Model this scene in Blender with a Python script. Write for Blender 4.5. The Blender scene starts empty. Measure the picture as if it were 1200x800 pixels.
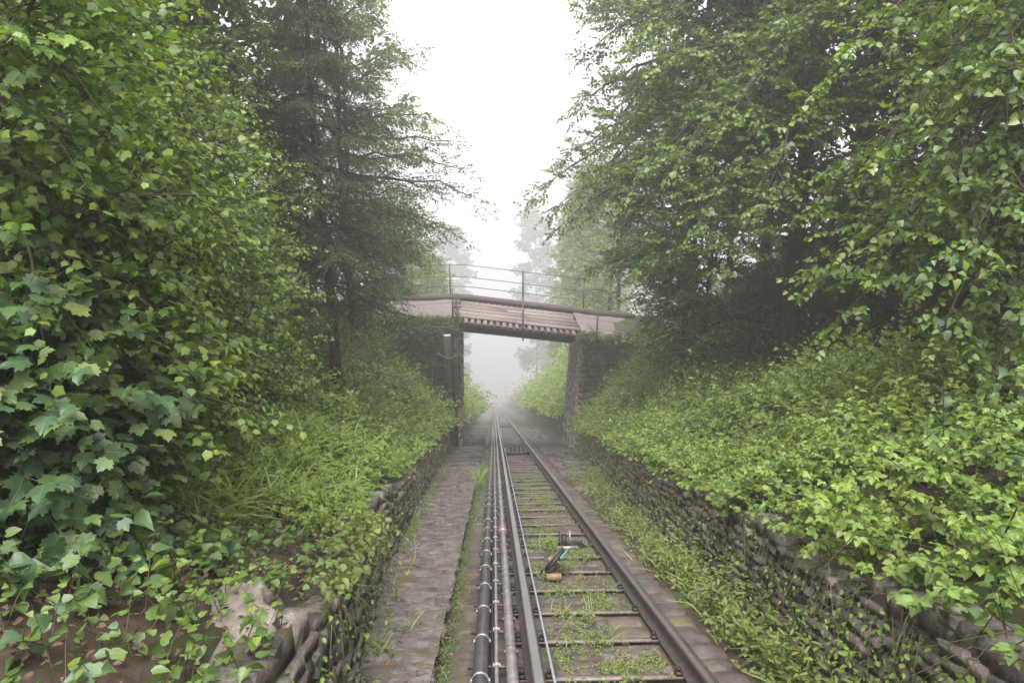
import bpy, math, random
import numpy as np
from mathutils import Vector, Matrix

# ------------------------------------------------------------------ camera, world, sun, exposure
sc = bpy.context.scene
PITCH, YAW = math.radians(15.0), math.radians(1.6)
SL = math.radians(20.0); S = math.tan(SL)
CAM = np.array([0.0, 0.0, 1.69])
FW = np.array([math.sin(YAW) * math.cos(PITCH), math.cos(YAW) * math.cos(PITCH), -math.sin(PITCH)])
RT = np.array([math.cos(YAW), -math.sin(YAW), 0.0]); UP = np.cross(RT, FW)
cam = bpy.data.cameras.new('camera'); cam.sensor_width = 36.0; cam.lens = 24.0
cam.clip_start = 0.05; cam.clip_end = 3000.0
cam_o = bpy.data.objects.new('camera', cam); sc.collection.objects.link(cam_o)
cam_o.location = CAM; cam_o.rotation_euler = Vector(FW).to_track_quat('-Z', 'Y').to_euler()
sc.camera = cam_o

SUN_EL, SUN_AZ = math.radians(72.0), math.radians(-160.0)      # azimuth measured from +Y (down the line) towards +X
world = bpy.data.worlds.new('World'); sc.world = world; world.use_nodes = True
wn = world.node_tree; wn.nodes.clear()
sky = wn.nodes.new('ShaderNodeTexSky'); sky.sky_type = 'NISHITA'; sky.sun_disc = False
sky.sun_elevation = SUN_EL; sky.sun_rotation = SUN_AZ
sky.air_density = 1.0; sky.dust_density = 6.0; sky.ozone_density = 1.0; sky.altitude = 800
hs = wn.nodes.new('ShaderNodeHueSaturation'); hs.inputs['Saturation'].default_value = 0.16
bg = wn.nodes.new('ShaderNodeBackground'); bg.inputs['Strength'].default_value = 0.08
wo = wn.nodes.new('ShaderNodeOutputWorld')
wn.links.new(sky.outputs[0], hs.inputs['Color']); wn.links.new(hs.outputs[0], bg.inputs['Color'])
wn.links.new(bg.outputs[0], wo.inputs['Surface'])

sun = bpy.data.lights.new('sun', 'SUN'); sun.energy = 1.5; sun.angle = math.radians(50.0); sun.color = (1.0, 0.97, 0.92)
sun_o = bpy.data.objects.new('sun', sun); sc.collection.objects.link(sun_o)
sd = Vector((math.sin(SUN_AZ) * math.cos(SUN_EL), math.cos(SUN_AZ) * math.cos(SUN_EL), math.sin(SUN_EL)))
sun_o.rotation_euler = sd.to_track_quat('Z', 'Y').to_euler(); sun_o.location = (0, 5, 30)

vs = sc.view_settings; vs.view_transform = 'Standard'; vs.look = 'None'; vs.gamma = 1.0; vs.use_curve_mapping = False
vs.exposure = 2.4
cy = sc.cycles; cy.max_bounces = 6; cy.diffuse_bounces = 2; cy.glossy_bounces = 2; cy.transmission_bounces = 4
cy.volume_bounces = 3; cy.use_light_tree = False; cy.transparent_max_bounces = 4; cy.caustics_reflective = False; cy.caustics_refractive = False
cy.use_denoising = True; cy.sample_clamp_indirect = 8.0

rng = np.random.default_rng(7); R = random.Random(5)
COL = sc.collection

# ------------------------------------------------------------------ pixel helpers (photo is 1200 x 800)
def ray(x, y): return FW + RT * (x - 600) / 800.0 + UP * (400 - y) / 800.0
def at_y(x, y, Y):
    d = ray(x, y); return CAM + d * (Y / d[1])
def proj(P):
    v = np.asarray(P) - CAM; z = np.maximum(v @ FW, 1e-3)
    return 600 + 800 * (v @ RT) / z, 400 - 800 * (v @ UP) / z, v @ FW
def T(x, s, h):                      # track frame: x across, s along the slope, h square to the slope
    return (x, s * math.cos(SL) + h * math.sin(SL), -s * math.sin(SL) + h * math.cos(SL))
def Tn(a):
    a = np.asarray(a, float)
    return np.stack([a[:, 0], a[:, 1] * math.cos(SL) + a[:, 2] * math.sin(SL), -a[:, 1] * math.sin(SL) + a[:, 2] * math.cos(SL)], 1)
TROT = Matrix.Rotation(-SL, 4, 'X')

# ------------------------------------------------------------------ materials
MATS = {}
def nodes(name):
    m = bpy.data.materials.new(name); m.use_nodes = True; nt = m.node_tree; nt.nodes.clear()
    out = nt.nodes.new('ShaderNodeOutputMaterial'); MATS[name] = m
    return m, nt, out
def N(nt, t, **kw):
    n = nt.nodes.new(t)
    for k, v in kw.items():
        if k in n.inputs: n.inputs[k].default_value = v
        else: setattr(n, k, v)
    return n
def ramp(nt, stops):
    r = nt.nodes.new('ShaderNodeValToRGB'); e = r.color_ramp.elements
    while len(e) < len(stops): e.new(0.5)
    for i, (p, c) in enumerate(stops): e[i].position = p; e[i].color = (*c, 1)
    return r
def leaf_mat(name, stops, young, rough=0.42, trans=0.36, spec=0.5, back=0.8):
    m, nt, out = nodes(name); L = nt.links.new
    at = N(nt, 'ShaderNodeAttribute', attribute_name='lf')
    sp = N(nt, 'ShaderNodeSeparateColor'); L(at.outputs['Color'], sp.inputs[0])
    oi = N(nt, 'ShaderNodeObjectInfo')
    ad = N(nt, 'ShaderNodeMath', operation='ADD'); L(sp.outputs[0], ad.inputs[0]); L(oi.outputs['Random'], ad.inputs[1])
    fr = N(nt, 'ShaderNodeMath', operation='FRACT'); L(ad.outputs[0], fr.inputs[0])
    rp = ramp(nt, stops); L(fr.outputs[0], rp.inputs[0])
    mx = N(nt, 'ShaderNodeMix', data_type='RGBA'); L(sp.outputs[1], mx.inputs[0]); L(rp.outputs[0], mx.inputs[6])
    mx.inputs[7].default_value = (*young, 1)
    geo = N(nt, 'ShaderNodeNewGeometry')
    nz = N(nt, 'ShaderNodeTexNoise', Scale=22.0, Detail=3.0); L(geo.outputs['Position'], nz.inputs['Vector'])
    hv = N(nt, 'ShaderNodeHueSaturation'); L(mx.outputs[2], hv.inputs['Color'])
    mr = N(nt, 'ShaderNodeMapRange'); mr.inputs[3].default_value = 0.72; mr.inputs[4].default_value = 1.25
    L(nz.outputs[0], mr.inputs[0]); L(mr.outputs[0], hv.inputs['Value'])
    # midrib and side veins from the leaf's own coordinates (blue = across, alpha = along)
    ay = N(nt, 'ShaderNodeMath', operation='SUBTRACT'); L(sp.outputs[2], ay.inputs[0]); ay.inputs[1].default_value = 0.5
    ab = N(nt, 'ShaderNodeMath', operation='ABSOLUTE'); L(ay.outputs[0], ab.inputs[0])
    rib = N(nt, 'ShaderNodeMapRange'); rib.inputs[1].default_value = 0.012; rib.inputs[2].default_value = 0.035; rib.inputs[3].default_value = 1.0; rib.inputs[4].default_value = 0.0; L(ab.outputs[0], rib.inputs[0])
    v1 = N(nt, 'ShaderNodeMath', operation='MULTIPLY_ADD'); L(ab.outputs[0], v1.inputs[0]); v1.inputs[1].default_value = -0.8; L(at.outputs['Alpha'], v1.inputs[2])
    v2 = N(nt, 'ShaderNodeMath', operation='MULTIPLY'); L(v1.outputs[0], v2.inputs[0]); v2.inputs[1].default_value = 46.0
    v3 = N(nt, 'ShaderNodeMath', operation='SINE'); L(v2.outputs[0], v3.inputs[0])
    v4 = N(nt, 'ShaderNodeMapRange'); v4.inputs[1].default_value = 0.80; v4.inputs[2].default_value = 1.0; v4.inputs[3].default_value = 0.0; v4.inputs[4].default_value = 0.6; L(v3.outputs[0], v4.inputs[0])
    vm = N(nt, 'ShaderNodeMath', operation='MAXIMUM'); L(rib.outputs[0], vm.inputs[0]); L(v4.outputs[0], vm.inputs[1])
    vx = N(nt, 'ShaderNodeMix', data_type='RGBA', blend_type='MULTIPLY'); vx.inputs[7].default_value = (1.45, 1.35, 1.5, 1); L(vm.outputs[0], vx.inputs[0]); L(hv.outputs[0], vx.inputs[6])
    hgt = N(nt, 'ShaderNodeMath', operation='MULTIPLY_ADD'); L(vm.outputs[0], hgt.inputs[0]); hgt.inputs[1].default_value = -0.5; L(nz.outputs[0], hgt.inputs[2])
    pb = N(nt, 'ShaderNodeBsdfPrincipled', Roughness=rough); pb.inputs['Specular IOR Level'].default_value = spec
    L(vx.outputs[2], pb.inputs['Base Color'])
    bp = N(nt, 'ShaderNodeBump', Strength=0.25, Distance=0.01); L(hgt.outputs[0], bp.inputs['Height']); L(bp.outputs[0], pb.inputs['Normal'])
    tr = N(nt, 'ShaderNodeBsdfTranslucent')
    tc = N(nt, 'ShaderNodeMix', data_type='RGBA', blend_type='MULTIPLY'); tc.inputs[0].default_value = 1.0
    L(hv.outputs[0], tc.inputs[6]); tc.inputs[7].default_value = (1.55, 1.6, 0.55, 1); L(tc.outputs[2], tr.inputs['Color'])
    ms = N(nt, 'ShaderNodeMixShader'); ms.inputs[0].default_value = trans
    L(pb.outputs[0], ms.inputs[1]); L(tr.outputs[0], ms.inputs[2]); L(ms.outputs[0], out.inputs[0])
    return m
def rock_mat(name, stops, scale=6.0, rough=0.9, bump=0.5, moss=0.0, moss_col=(0.06, 0.075, 0.02), obj_var=0.35, spec=0.3):
    m, nt, out = nodes(name); L = nt.links.new
    geo = N(nt, 'ShaderNodeNewGeometry'); oi = N(nt, 'ShaderNodeObjectInfo')
    n1 = N(nt, 'ShaderNodeTexNoise', Scale=scale, Detail=8.0, Roughness=0.65); L(geo.outputs['Position'], n1.inputs['Vector'])
    n2 = N(nt, 'ShaderNodeTexNoise', Scale=scale * 7, Detail=6.0, Roughness=0.7); L(geo.outputs['Position'], n2.inputs['Vector'])
    av = N(nt, 'ShaderNodeMix', data_type='FLOAT'); av.inputs[0].default_value = 0.4; L(n1.outputs[0], av.inputs[2]); L(n2.outputs[0], av.inputs[3])
    rp = ramp(nt, stops); L(av.outputs[0], rp.inputs[0])
    hv = N(nt, 'ShaderNodeHueSaturation'); L(rp.outputs[0], hv.inputs['Color'])
    mr = N(nt, 'ShaderNodeMapRange'); mr.inputs[3].default_value = 1 - obj_var; mr.inputs[4].default_value = 1 + obj_var
    L(oi.outputs['Random'], mr.inputs[0]); L(mr.outputs[0], hv.inputs['Value'])
    last = hv.outputs[0]
    if moss > 0:
        n3 = N(nt, 'ShaderNodeTexNoise', Scale=scale * 0.55, Detail=7.0, Roughness=0.7); L(geo.outputs['Position'], n3.inputs['Vector'])
        r3 = ramp(nt, [(0.62 - moss * 0.3, (0, 0, 0)), (0.72 - moss * 0.3, (1, 1, 1))]); L(n3.outputs[0], r3.inputs[0])
        mx = N(nt, 'ShaderNodeMix', data_type='RGBA'); L(r3.outputs[0], mx.inputs[0]); L(last, mx.inputs[6]); mx.inputs[7].default_value = (*moss_col, 1)
        last = mx.outputs[2]
    pb = N(nt, 'ShaderNodeBsdfPrincipled', Roughness=rough); pb.inputs['Specular IOR Level'].default_value = spec
    L(last, pb.inputs['Base Color'])
    bp = N(nt, 'ShaderNodeBump', Strength=bump, Distance=0.03); L(av.outputs[0], bp.inputs['Height']); L(bp.outputs[0], pb.inputs['Normal'])
    L(pb.outputs[0], out.inputs[0])
    return m
def metal_mat(name, col, col2, rough=0.4, metallic=0.8, scale=30.0, stretch=True):
    m, nt, out = nodes(name); L = nt.links.new
    tx = N(nt, 'ShaderNodeTexCoord')
    n1 = N(nt, 'ShaderNodeTexNoise', Scale=scale, Detail=6.0, Roughness=0.65); L(tx.outputs['Object'], n1.inputs['Vector'])
    rp = ramp(nt, [(0.35, col), (0.68, col2)]); L(n1.outputs[0], rp.inputs[0])
    pb = N(nt, 'ShaderNodeBsdfPrincipled', Metallic=metallic); L(rp.outputs[0], pb.inputs['Base Color'])
    mr = N(nt, 'ShaderNodeMapRange'); mr.inputs[3].default_value = rough * 0.75; mr.inputs[4].default_value = min(1, rough * 1.35)
    L(n1.outputs[0], mr.inputs[0]); L(mr.outputs[0], pb.inputs['Roughness'])
    bp = N(nt, 'ShaderNodeBump', Strength=0.12, Distance=0.005); L(n1.outputs[0], bp.inputs['Height']); L(bp.outputs[0], pb.inputs['Normal'])
    L(pb.outputs[0], out.inputs[0])
    return m
def wood_mat(name, stops, axis=(1, 12, 12), rough=0.8, scale=4.0, obj_var=0.25):
    m, nt, out = nodes(name); L = nt.links.new
    tx = N(nt, 'ShaderNodeTexCoord'); oi = N(nt, 'ShaderNodeObjectInfo')
    mp = N(nt, 'ShaderNodeMapping'); mp.inputs['Scale'].default_value = axis; L(tx.outputs['Object'], mp.inputs[0])
    n1 = N(nt, 'ShaderNodeTexNoise', Scale=scale, Detail=8.0, Roughness=0.65); L(mp.outputs[0], n1.inputs['Vector'])
    rp = ramp(nt, stops); L(n1.outputs[0], rp.inputs[0])
    hv = N(nt, 'ShaderNodeHueSaturation'); L(rp.outputs[0], hv.inputs['Color'])
    mr = N(nt, 'ShaderNodeMapRange'); mr.inputs[3].default_value = 1 - obj_var; mr.inputs[4].default_value = 1 + obj_var
    L(oi.outputs['Random'], mr.inputs[0]); L(mr.outputs[0], hv.inputs['Value'])
    pb = N(nt, 'ShaderNodeBsdfPrincipled', Roughness=rough); L(hv.outputs[0], pb.inputs['Base Color'])
    bp = N(nt, 'ShaderNodeBump', Strength=0.5, Distance=0.02); L(n1.outputs[0], bp.inputs['Height']); L(bp.outputs[0], pb.inputs['Normal'])
    L(pb.outputs[0], out.inputs[0])
    return m

leaf_mat('maple_leaf', [(0.0, (0.052, 0.112, 0.031)), (0.5, (0.081, 0.162, 0.036)), (1.0, (0.115, 0.213, 0.036))], (0.20, 0.30, 0.045), rough=0.40, trans=0.34)
leaf_mat('dark_maple_leaf', [(0.0, (0.046, 0.094, 0.041)), (0.6, (0.065, 0.127, 0.045)), (1.0, (0.091, 0.154, 0.045))], (0.22, 0.27, 0.06), rough=0.42, trans=0.26)
leaf_mat('lime_leaf', [(0.0, (0.058, 0.106, 0.027)), (0.5, (0.086, 0.151, 0.036)), (1.0, (0.127, 0.202, 0.041))], (0.20, 0.29, 0.045), rough=0.36, trans=0.36, spec=0.6)
leaf_mat('beech_leaf', [(0.0, (0.052, 0.084, 0.023)), (0.5, (0.081, 0.123, 0.027)), (1.0, (0.127, 0.185, 0.036))], (0.20, 0.28, 0.05), rough=0.38, trans=0.36)
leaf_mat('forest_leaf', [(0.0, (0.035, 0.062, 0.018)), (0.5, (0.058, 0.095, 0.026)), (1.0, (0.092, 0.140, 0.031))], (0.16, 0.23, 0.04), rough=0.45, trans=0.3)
leaf_mat('bramble_leaf', [(0.0, (0.063, 0.125, 0.025)), (0.5, (0.126, 0.208, 0.043)), (1.0, (0.200, 0.292, 0.060))], (0.26, 0.34, 0.06), rough=0.42, trans=0.36)
leaf_mat('weed_leaf', [(0.0, (0.086, 0.126, 0.032)), (0.5, (0.125, 0.184, 0.041)), (0.85, (0.163, 0.213, 0.054)), (1.0, (0.192, 0.184, 0.063))], (0.27, 0.32, 0.07), rough=0.5, trans=0.35)
leaf_mat('grass_blade', [(0.0, (0.098, 0.171, 0.032)), (0.5, (0.148, 0.242, 0.045)), (1.0, (0.213, 0.304, 0.081))], (0.30, 0.34, 0.10), rough=0.45, trans=0.4)
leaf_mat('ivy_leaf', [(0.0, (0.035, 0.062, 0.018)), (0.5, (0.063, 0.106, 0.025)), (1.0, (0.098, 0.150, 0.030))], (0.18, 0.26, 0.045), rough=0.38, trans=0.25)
leaf_mat('needle', [(0.0, (0.048, 0.085, 0.033)), (0.5, (0.080, 0.132, 0.046)), (1.0, (0.120, 0.178, 0.058))], (0.12, 0.17, 0.05), rough=0.5, trans=0.2)
leaf_mat('litter_leaf', [(0.0, (0.03, 0.017, 0.012)), (0.4, (0.07, 0.04, 0.028)), (0.85, (0.13, 0.075, 0.05)), (1.0, (0.25, 0.17, 0.11))], (0.35, 0.12, 0.02), rough=0.7, trans=0.1)
leaf_mat('rust_leaf', [(0.0, (0.32, 0.08, 0.012)), (1.0, (0.45, 0.14, 0.02))], (0.5, 0.2, 0.03), rough=0.6, trans=0.3)
leaf_mat('petal', [(0.0, (0.7, 0.38, 0.01)), (1.0, (0.8, 0.5, 0.02))], (0.8, 0.8, 0.75), rough=0.6, trans=0.3)
rock_mat('wall_stone', [(0.32, (0.05, 0.042, 0.039)), (0.5, (0.16, 0.136, 0.125)), (0.68, (0.36, 0.315, 0.29))], scale=9.0, moss=0.38, moss_col=(0.075, 0.078, 0.03), bump=1.0, spec=0.1, obj_var=0.55)
rock_mat('wall_core', [(0.3, (0.03, 0.026, 0.022)), (0.6, (0.07, 0.06, 0.05)), (0.8, (0.12, 0.10, 0.08))], scale=5.0, moss=0.6, bump=0.9)
rock_mat('abutment_stone', [(0.3, (0.10, 0.08, 0.074)), (0.5, (0.27, 0.22, 0.205)), (0.7, (0.48, 0.40, 0.375))], scale=4.0, moss=0.1, bump=0.6)
rock_mat('path_stone', [(0.32, (0.035, 0.029, 0.027)), (0.5, (0.115, 0.098, 0.093)), (0.7, (0.27, 0.235, 0.222))], scale=6.0, moss=0.25, moss_col=(0.10, 0.09, 0.05), bump=0.9, obj_var=0.22)
rock_mat('bed_stone', [(0.3, (0.034, 0.027, 0.025)), (0.5, (0.09, 0.073, 0.069)), (0.72, (0.19, 0.16, 0.147))], scale=7.0, moss=0.30, moss_col=(0.12, 0.11, 0.055), bump=0.8, obj_var=0.22)
rock_mat('bed_base', [(0.3, (0.05, 0.04, 0.035)), (0.55, (0.11, 0.09, 0.075)), (0.8, (0.19, 0.16, 0.13))], scale=7.0, moss=0.5, moss_col=(0.09, 0.09, 0.035), bump=1.0)
rock_mat('soil', [(0.3, (0.025, 0.018, 0.012)), (0.55, (0.06, 0.042, 0.03)), (0.8, (0.11, 0.08, 0.055))], scale=3.0, moss=0.35, moss_col=(0.045, 0.06, 0.02), bump=1.0, obj_var=0)
rock_mat('boulder_stone', [(0.3, (0.09, 0.075, 0.065)), (0.5, (0.19, 0.16, 0.14)), (0.72, (0.34, 0.30, 0.265))], scale=5.0, moss=0.12, bump=1.0)
rock_mat('road_gravel', [(0.3, (0.09, 0.075, 0.07)), (0.5, (0.18, 0.15, 0.145)), (0.75, (0.29, 0.25, 0.24))], scale=9.0, moss=0.1, moss_col=(0.25, 0.13, 0.07), bump=0.7, obj_var=0)
rock_mat('cap_concrete', [(0.3, (0.11, 0.095, 0.085)), (0.5, (0.20, 0.175, 0.16)), (0.75, (0.30, 0.27, 0.25))], scale=5.0, moss=0.3, moss_col=(0.16, 0.15, 0.05), bump=0.4, obj_var=0.1)
metal_mat('rail_steel', (0.10, 0.085, 0.085), (0.19, 0.155, 0.15), rough=0.5, metallic=0.55)
metal_mat('rail_top', (0.34, 0.32, 0.33), (0.44, 0.42, 0.43), rough=0.34, metallic=1.0, scale=3)
metal_mat('sleeper_steel', (0.13, 0.10, 0.095), (0.24, 0.19, 0.175), rough=0.6, metallic=0.2)
metal_mat('rust_steel', (0.06, 0.045, 0.042), (0.14, 0.105, 0.095), rough=0.62, metallic=0.4)
metal_mat('black_pipe', (0.03, 0.027, 0.032), (0.075, 0.068, 0.074), rough=0.42, metallic=0.0, scale=8)
metal_mat('grey_pipe', (0.20, 0.18, 0.18), (0.38, 0.35, 0.345), rough=0.42, metallic=0.5, scale=9)
metal_mat('zinc', (0.20, 0.19, 0.19), (0.42, 0.41, 0.41), rough=0.5, metallic=0.6)
metal_mat('rope', (0.30, 0.38, 0.50), (0.62, 0.66, 0.70), rough=0.4, metallic=0.6, scale=60)
metal_mat('dark_iron', (0.02, 0.018, 0.02), (0.055, 0.05, 0.05), rough=0.5, metallic=0.5)
metal_mat('teal_paint', (0.06, 0.20, 0.17), (0.10, 0.36, 0.30), rough=0.65, metallic=0.0, scale=25)
metal_mat('rust_block', (0.20, 0.11, 0.07), (0.36, 0.22, 0.15), rough=0.8, metallic=0.1)
metal_mat('rail_post', (0.09, 0.075, 0.07), (0.17, 0.145, 0.135), rough=0.6, metallic=0.3)
wood_mat('deck_board', [(0.3, (0.10, 0.07, 0.06)), (0.5, (0.205, 0.16, 0.145)), (0.7, (0.34, 0.28, 0.26))])
wood_mat('kerb_timber', [(0.3, (0.05, 0.035, 0.03)), (0.55, (0.10, 0.075, 0.065)), (0.8, (0.17, 0.13, 0.115))])
wood_mat('bark', [(0.3, (0.025, 0.018, 0.015)), (0.55, (0.06, 0.045, 0.038)), (0.8, (0.12, 0.095, 0.08))], axis=(10, 10, 1.5), scale=3)
wood_mat('spruce_bark', [(0.3, (0.03, 0.018, 0.015)), (0.55, (0.075, 0.045, 0.036)), (0.8, (0.13, 0.085, 0.07))], axis=(10, 10, 3), scale=4)
wood_mat('pole_wood', [(0.3, (0.02, 0.015, 0.012)), (0.55, (0.042, 0.031, 0.027)), (0.8, (0.075, 0.056, 0.047))], axis=(10, 10, 1.5), scale=3)
wood_mat('stem', [(0.3, (0.05, 0.055, 0.02)), (0.55, (0.09, 0.085, 0.035)), (0.8, (0.13, 0.10, 0.05))], axis=(3, 3, 3), scale=5)
wood_mat('dry_root', [(0.3, (0.10, 0.075, 0.055)), (0.55, (0.19, 0.145, 0.11)), (0.8, (0.30, 0.24, 0.18))], axis=(3, 3, 3), scale=3)
wood_mat('cut_wood', [(0.3, (0.4, 0.36, 0.32)), (0.8, (0.62, 0.58, 0.54))], axis=(6, 6, 6), scale=5)

# ------------------------------------------------------------------ objects and meshes
def link(name, data, parent=None, label=None, cat=None, group=None, kind=None):
    o = bpy.data.objects.new(name, data); COL.objects.link(o)
    if parent is not None: o.parent = parent
    if label: o['label'] = label
    if cat: o['category'] = cat
    if group: o['group'] = group
    if kind: o['kind'] = kind
    return o
def thing(name, label, cat, loc=(0, 0, 0), group=None):
    o = link(name, None, None, label, cat, group); o.location = loc; o.empty_display_size = 0.2
    return o
def fast_mesh(name, V, F, mat, smooth=False, lf=None):
    """V (n,3); F (m,k) all faces with k corners, or a list of such arrays"""
    Fs = F if isinstance(F, list) else [F]
    Fs = [np.asarray(f, np.int32) for f in Fs if len(f)]
    me = bpy.data.meshes.new(name); V = np.asarray(V, np.float32)
    me.vertices.add(len(V)); me.vertices.foreach_set('co', V.ravel())
    tot = np.concatenate([np.full(len(f), f.shape[1], np.int32) for f in Fs]); st = np.concatenate([[0], np.cumsum(tot)[:-1]]).astype(np.int32)
    lv = np.concatenate([f.ravel() for f in Fs])
    me.loops.add(len(lv)); me.loops.foreach_set('vertex_index', lv)
    me.polygons.add(len(tot)); me.polygons.foreach_set('loop_start', st); me.polygons.foreach_set('loop_total', tot)
    if smooth: me.polygons.foreach_set('use_smooth', np.ones(len(tot), bool))
    if lf is not None:
        a = me.attributes.new('lf', 'FLOAT_COLOR', 'POINT'); a.data.foreach_set('color', np.asarray(lf, np.float32).ravel())
    me.materials.append(MATS[mat]); me.update(calc_edges=True)
    return me
class MB:
    """collects polygons into one mesh"""
    def __init__(self): self.V = []; self.F3 = []; self.F4 = []; self.n = 0
    def add(self, V, F):
        V = np.asarray(V, float); F = np.asarray(F, int) + self.n
        self.V.append(V); (self.F3 if F.shape[1] == 3 else self.F4).append(F); self.n += len(V); return self
    def box(self, c, d, rot=None, jit=0):
        c = np.asarray(c, float); d = np.asarray(d, float) / 2
        P = np.array([[x, y, z] for z in (-1, 1) for y in (-1, 1) for x in (-1, 1)], float) * d
        if jit: P += rng.uniform(-jit, jit, P.shape)
        if rot is not None: P = P @ np.asarray(rot.to_3x3()).T
        return self.add(P + c, [[0, 2, 3, 1], [4, 5, 7, 6], [0, 1, 5, 4], [2, 6, 7, 3], [0, 4, 6, 2], [1, 3, 7, 5]])
    def tbox(self, x0, x1, s0, s1, h0, h1):        # box in the track frame
        P = Tn([[x, s, h] for h in (h0, h1) for s in (s0, s1) for x in (x0, x1)])
        return self.add(P, [[0, 2, 3, 1], [4, 5, 7, 6], [0, 1, 5, 4], [2, 6, 7, 3], [0, 4, 6, 2], [1, 3, 7, 5]])
    def tube(self, pts, rad, n=6, cap=True):
        pts = np.asarray(pts, float); m = len(pts); rad = np.broadcast_to(np.asarray(rad, float), (m,))
        tg = np.gradient(pts, axis=0); tg /= np.linalg.norm(tg, axis=1)[:, None] + 1e-9
        ref = np.array([0, 0, 1.0]) if abs(tg[0, 2]) < 0.9 else np.array([1.0, 0, 0])
        u = np.cross(tg, ref); u /= np.linalg.norm(u, axis=1)[:, None] + 1e-9; w = np.cross(tg, u)
        a = np.arange(n) * 2 * math.pi / n
        V = pts[:, None] + rad[:, None, None] * (u[:, None] * np.cos(a)[None, :, None] + w[:, None] * np.sin(a)[None, :, None])
        i = np.arange(m - 1)[:, None] * n; j = np.arange(n)[None]; k = (j + 1) % n
        F = np.stack([i + j, i + k, i + n + k, i + n + j], -1).reshape(-1, 4)
        self.add(V.reshape(-1, 3), F)
        if cap:
            b = self.n - m * n
            for o, fl in ((0, 1), ((m - 1) * n, 0)):
                q = [b + o + x for x in range(n)]
                if fl: q = q[::-1]
                for x in range(1, n - 1): self.F3.append(np.array([[q[0], q[x], q[x + 1]]]))
        return self
    def build(self, name, mat, parent=None, smooth=False, **kw):
        V = np.concatenate(self.V); F = []
        if self.F3: F.append(np.concatenate(self.F3))
        if self.F4: F.append(np.concatenate(self.F4))
        if parent is not None: V = V - np.array(parent.location)
        return link(name, fast_mesh(name, V, F, mat, smooth), parent, **kw)

# leaf templates: x along the leaf, y across, z up; quads or triangles
def tmpl_diamond():
    return np.array([[0, 0, 0], [0.45, 0.34, 0.05], [1, 0, -0.06], [0.45, -0.34, 0.05]]), np.array([[0, 2, 1], [0, 3, 2]])
def tmpl_oval(w=0.36):
    V = [[0, 0, 0], [0.22, w * 0.78, 0.06], [0.55, w, 0.05], [0.82, w * 0.5, -0.02], [1.0, 0, -0.10], [0.82, -w * 0.5, -0.02], [0.55, -w, 0.05], [0.22, -w * 0.78, 0.06], [0.3, 0, 0.0], [0.68, 0, -0.03]]
    F = [[0, 8, 1], [1, 8, 2], [8, 9, 2], [2, 9, 3], [9, 4, 3], [0, 7, 8], [7, 6, 8], [8, 6, 9], [6, 5, 9], [9, 5, 4]]
    return np.array(V), np.array(F)
def tmpl_heart(): 
    w = 0.46
    V = [[0.06, 0, 0], [-0.05, w * 0.5, 0.03], [0.18, w * 0.98, 0.06], [0.5, w * 0.92, 0.03], [0.8, w * 0.42, -0.04], [1.02, 0, -0.12], [0.8, -w * 0.42, -0.04], [0.5, -w * 0.92, 0.03], [0.18, -w * 0.98, 0.06], [-0.05, -w * 0.5, 0.03], [0.5, 0, -0.02]]
    F = [[0, 2, 1], [0, 10, 2], [2, 10, 3], [3, 10, 4], [4, 10, 5], [0, 9, 8], [0, 8, 10], [8, 7, 10], [7, 6, 10], [6, 5, 10]]
    return np.array(V), np.array(F)
def tmpl_maple():
    half = [(-0.05, 0.12), (-0.12, 0.29), (0.02, 0.32), (0.10, 0.50), (0.21, 0.42), (0.36, 0.60), (0.46, 0.49), (0.60, 0.55), (0.55, 0.33), (0.62, 0.24), (0.77, 0.23), (0.86, 0.10)]
    pts = [(0.0, 0.0)] + half + [(1.0, 0.0)] + [(x, -y) for x, y in half[::-1]]
    V = []
    for x, y in pts:
        r2 = (x - 0.35) ** 2 + y * y
        V.append([x, y, 0.07 - 0.30 * r2 + 0.10 * abs(y)])
    V.append([0.33, 0, 0.03]); c = len(V) - 1; n = len(pts)
    F = [[c, (i + 1) % n, i] for i in range(n)]
    return np.array(V), np.array([f[::-1] for f in F])
def tmpl_blade():
    V, F = [], []
    for i, (t, w) in enumerate([(0, 0.020), (0.35, 0.024), (0.68, 0.016), (1.0, 0.002)]):
        z = -0.42 * t * t; x = t * (1 - 0.16 * t)
        V += [[x, w, z], [x, -w, z]]
    for i in range(3): F += [[2 * i, 2 * i + 1, 2 * i + 3], [2 * i, 2 * i + 3, 2 * i + 2]]
    return np.array(V), np.array(F)
def tmpl_needle():
    return np.array([[0, 0.17, 0], [0, -0.17, 0], [1, 0, 0]]), np.array([[0, 1, 2]])
def tmpl_quad(w, a, b, wb):
    V = [[0, 0, 0], [a, w, 0.07], [b, wb, 0.03], [1, 0, -0.10], [b, -wb, 0.03], [a, -w, 0.07]]
    return np.array(V), np.array([[0, 3, 2], [0, 2, 1], [0, 4, 3], [0, 5, 4]])
def tmpl_maple_small():
    half = [(-0.07, 0.30), (0.22, 0.40), (0.48, 0.50), (0.62, 0.30)]
    pts = [(0.0, 0.0)] + half + [(1.0, 0.0)] + [(x, -y) for x, y in half[::-1]]
    V = [[x, y, 0.05 - 0.25 * ((x - .35) ** 2 + y * y)] for x, y in pts] + [[0.33, 0, 0.03]]; n = len(pts)
    return np.array(V), np.array([[n, i, (i + 1) % n] for i in range(n)])
# smaller versions used where a leaf is only a few pixels across
LOW = dict(oval=tmpl_quad(0.34, 0.3, 0.7, 0.27), narrow=tmpl_quad(0.19, 0.3, 0.7, 0.15), heart=tmpl_quad(0.46, 0.14, 0.6, 0.36), maple=tmpl_maple_small())
TMPL = dict(diamond=tmpl_diamond(), oval=tmpl_oval(), narrow=tmpl_oval(0.2), heart=tmpl_heart(), maple=tmpl_maple(), blade=tmpl_blade(), needle=tmpl_needle())

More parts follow.
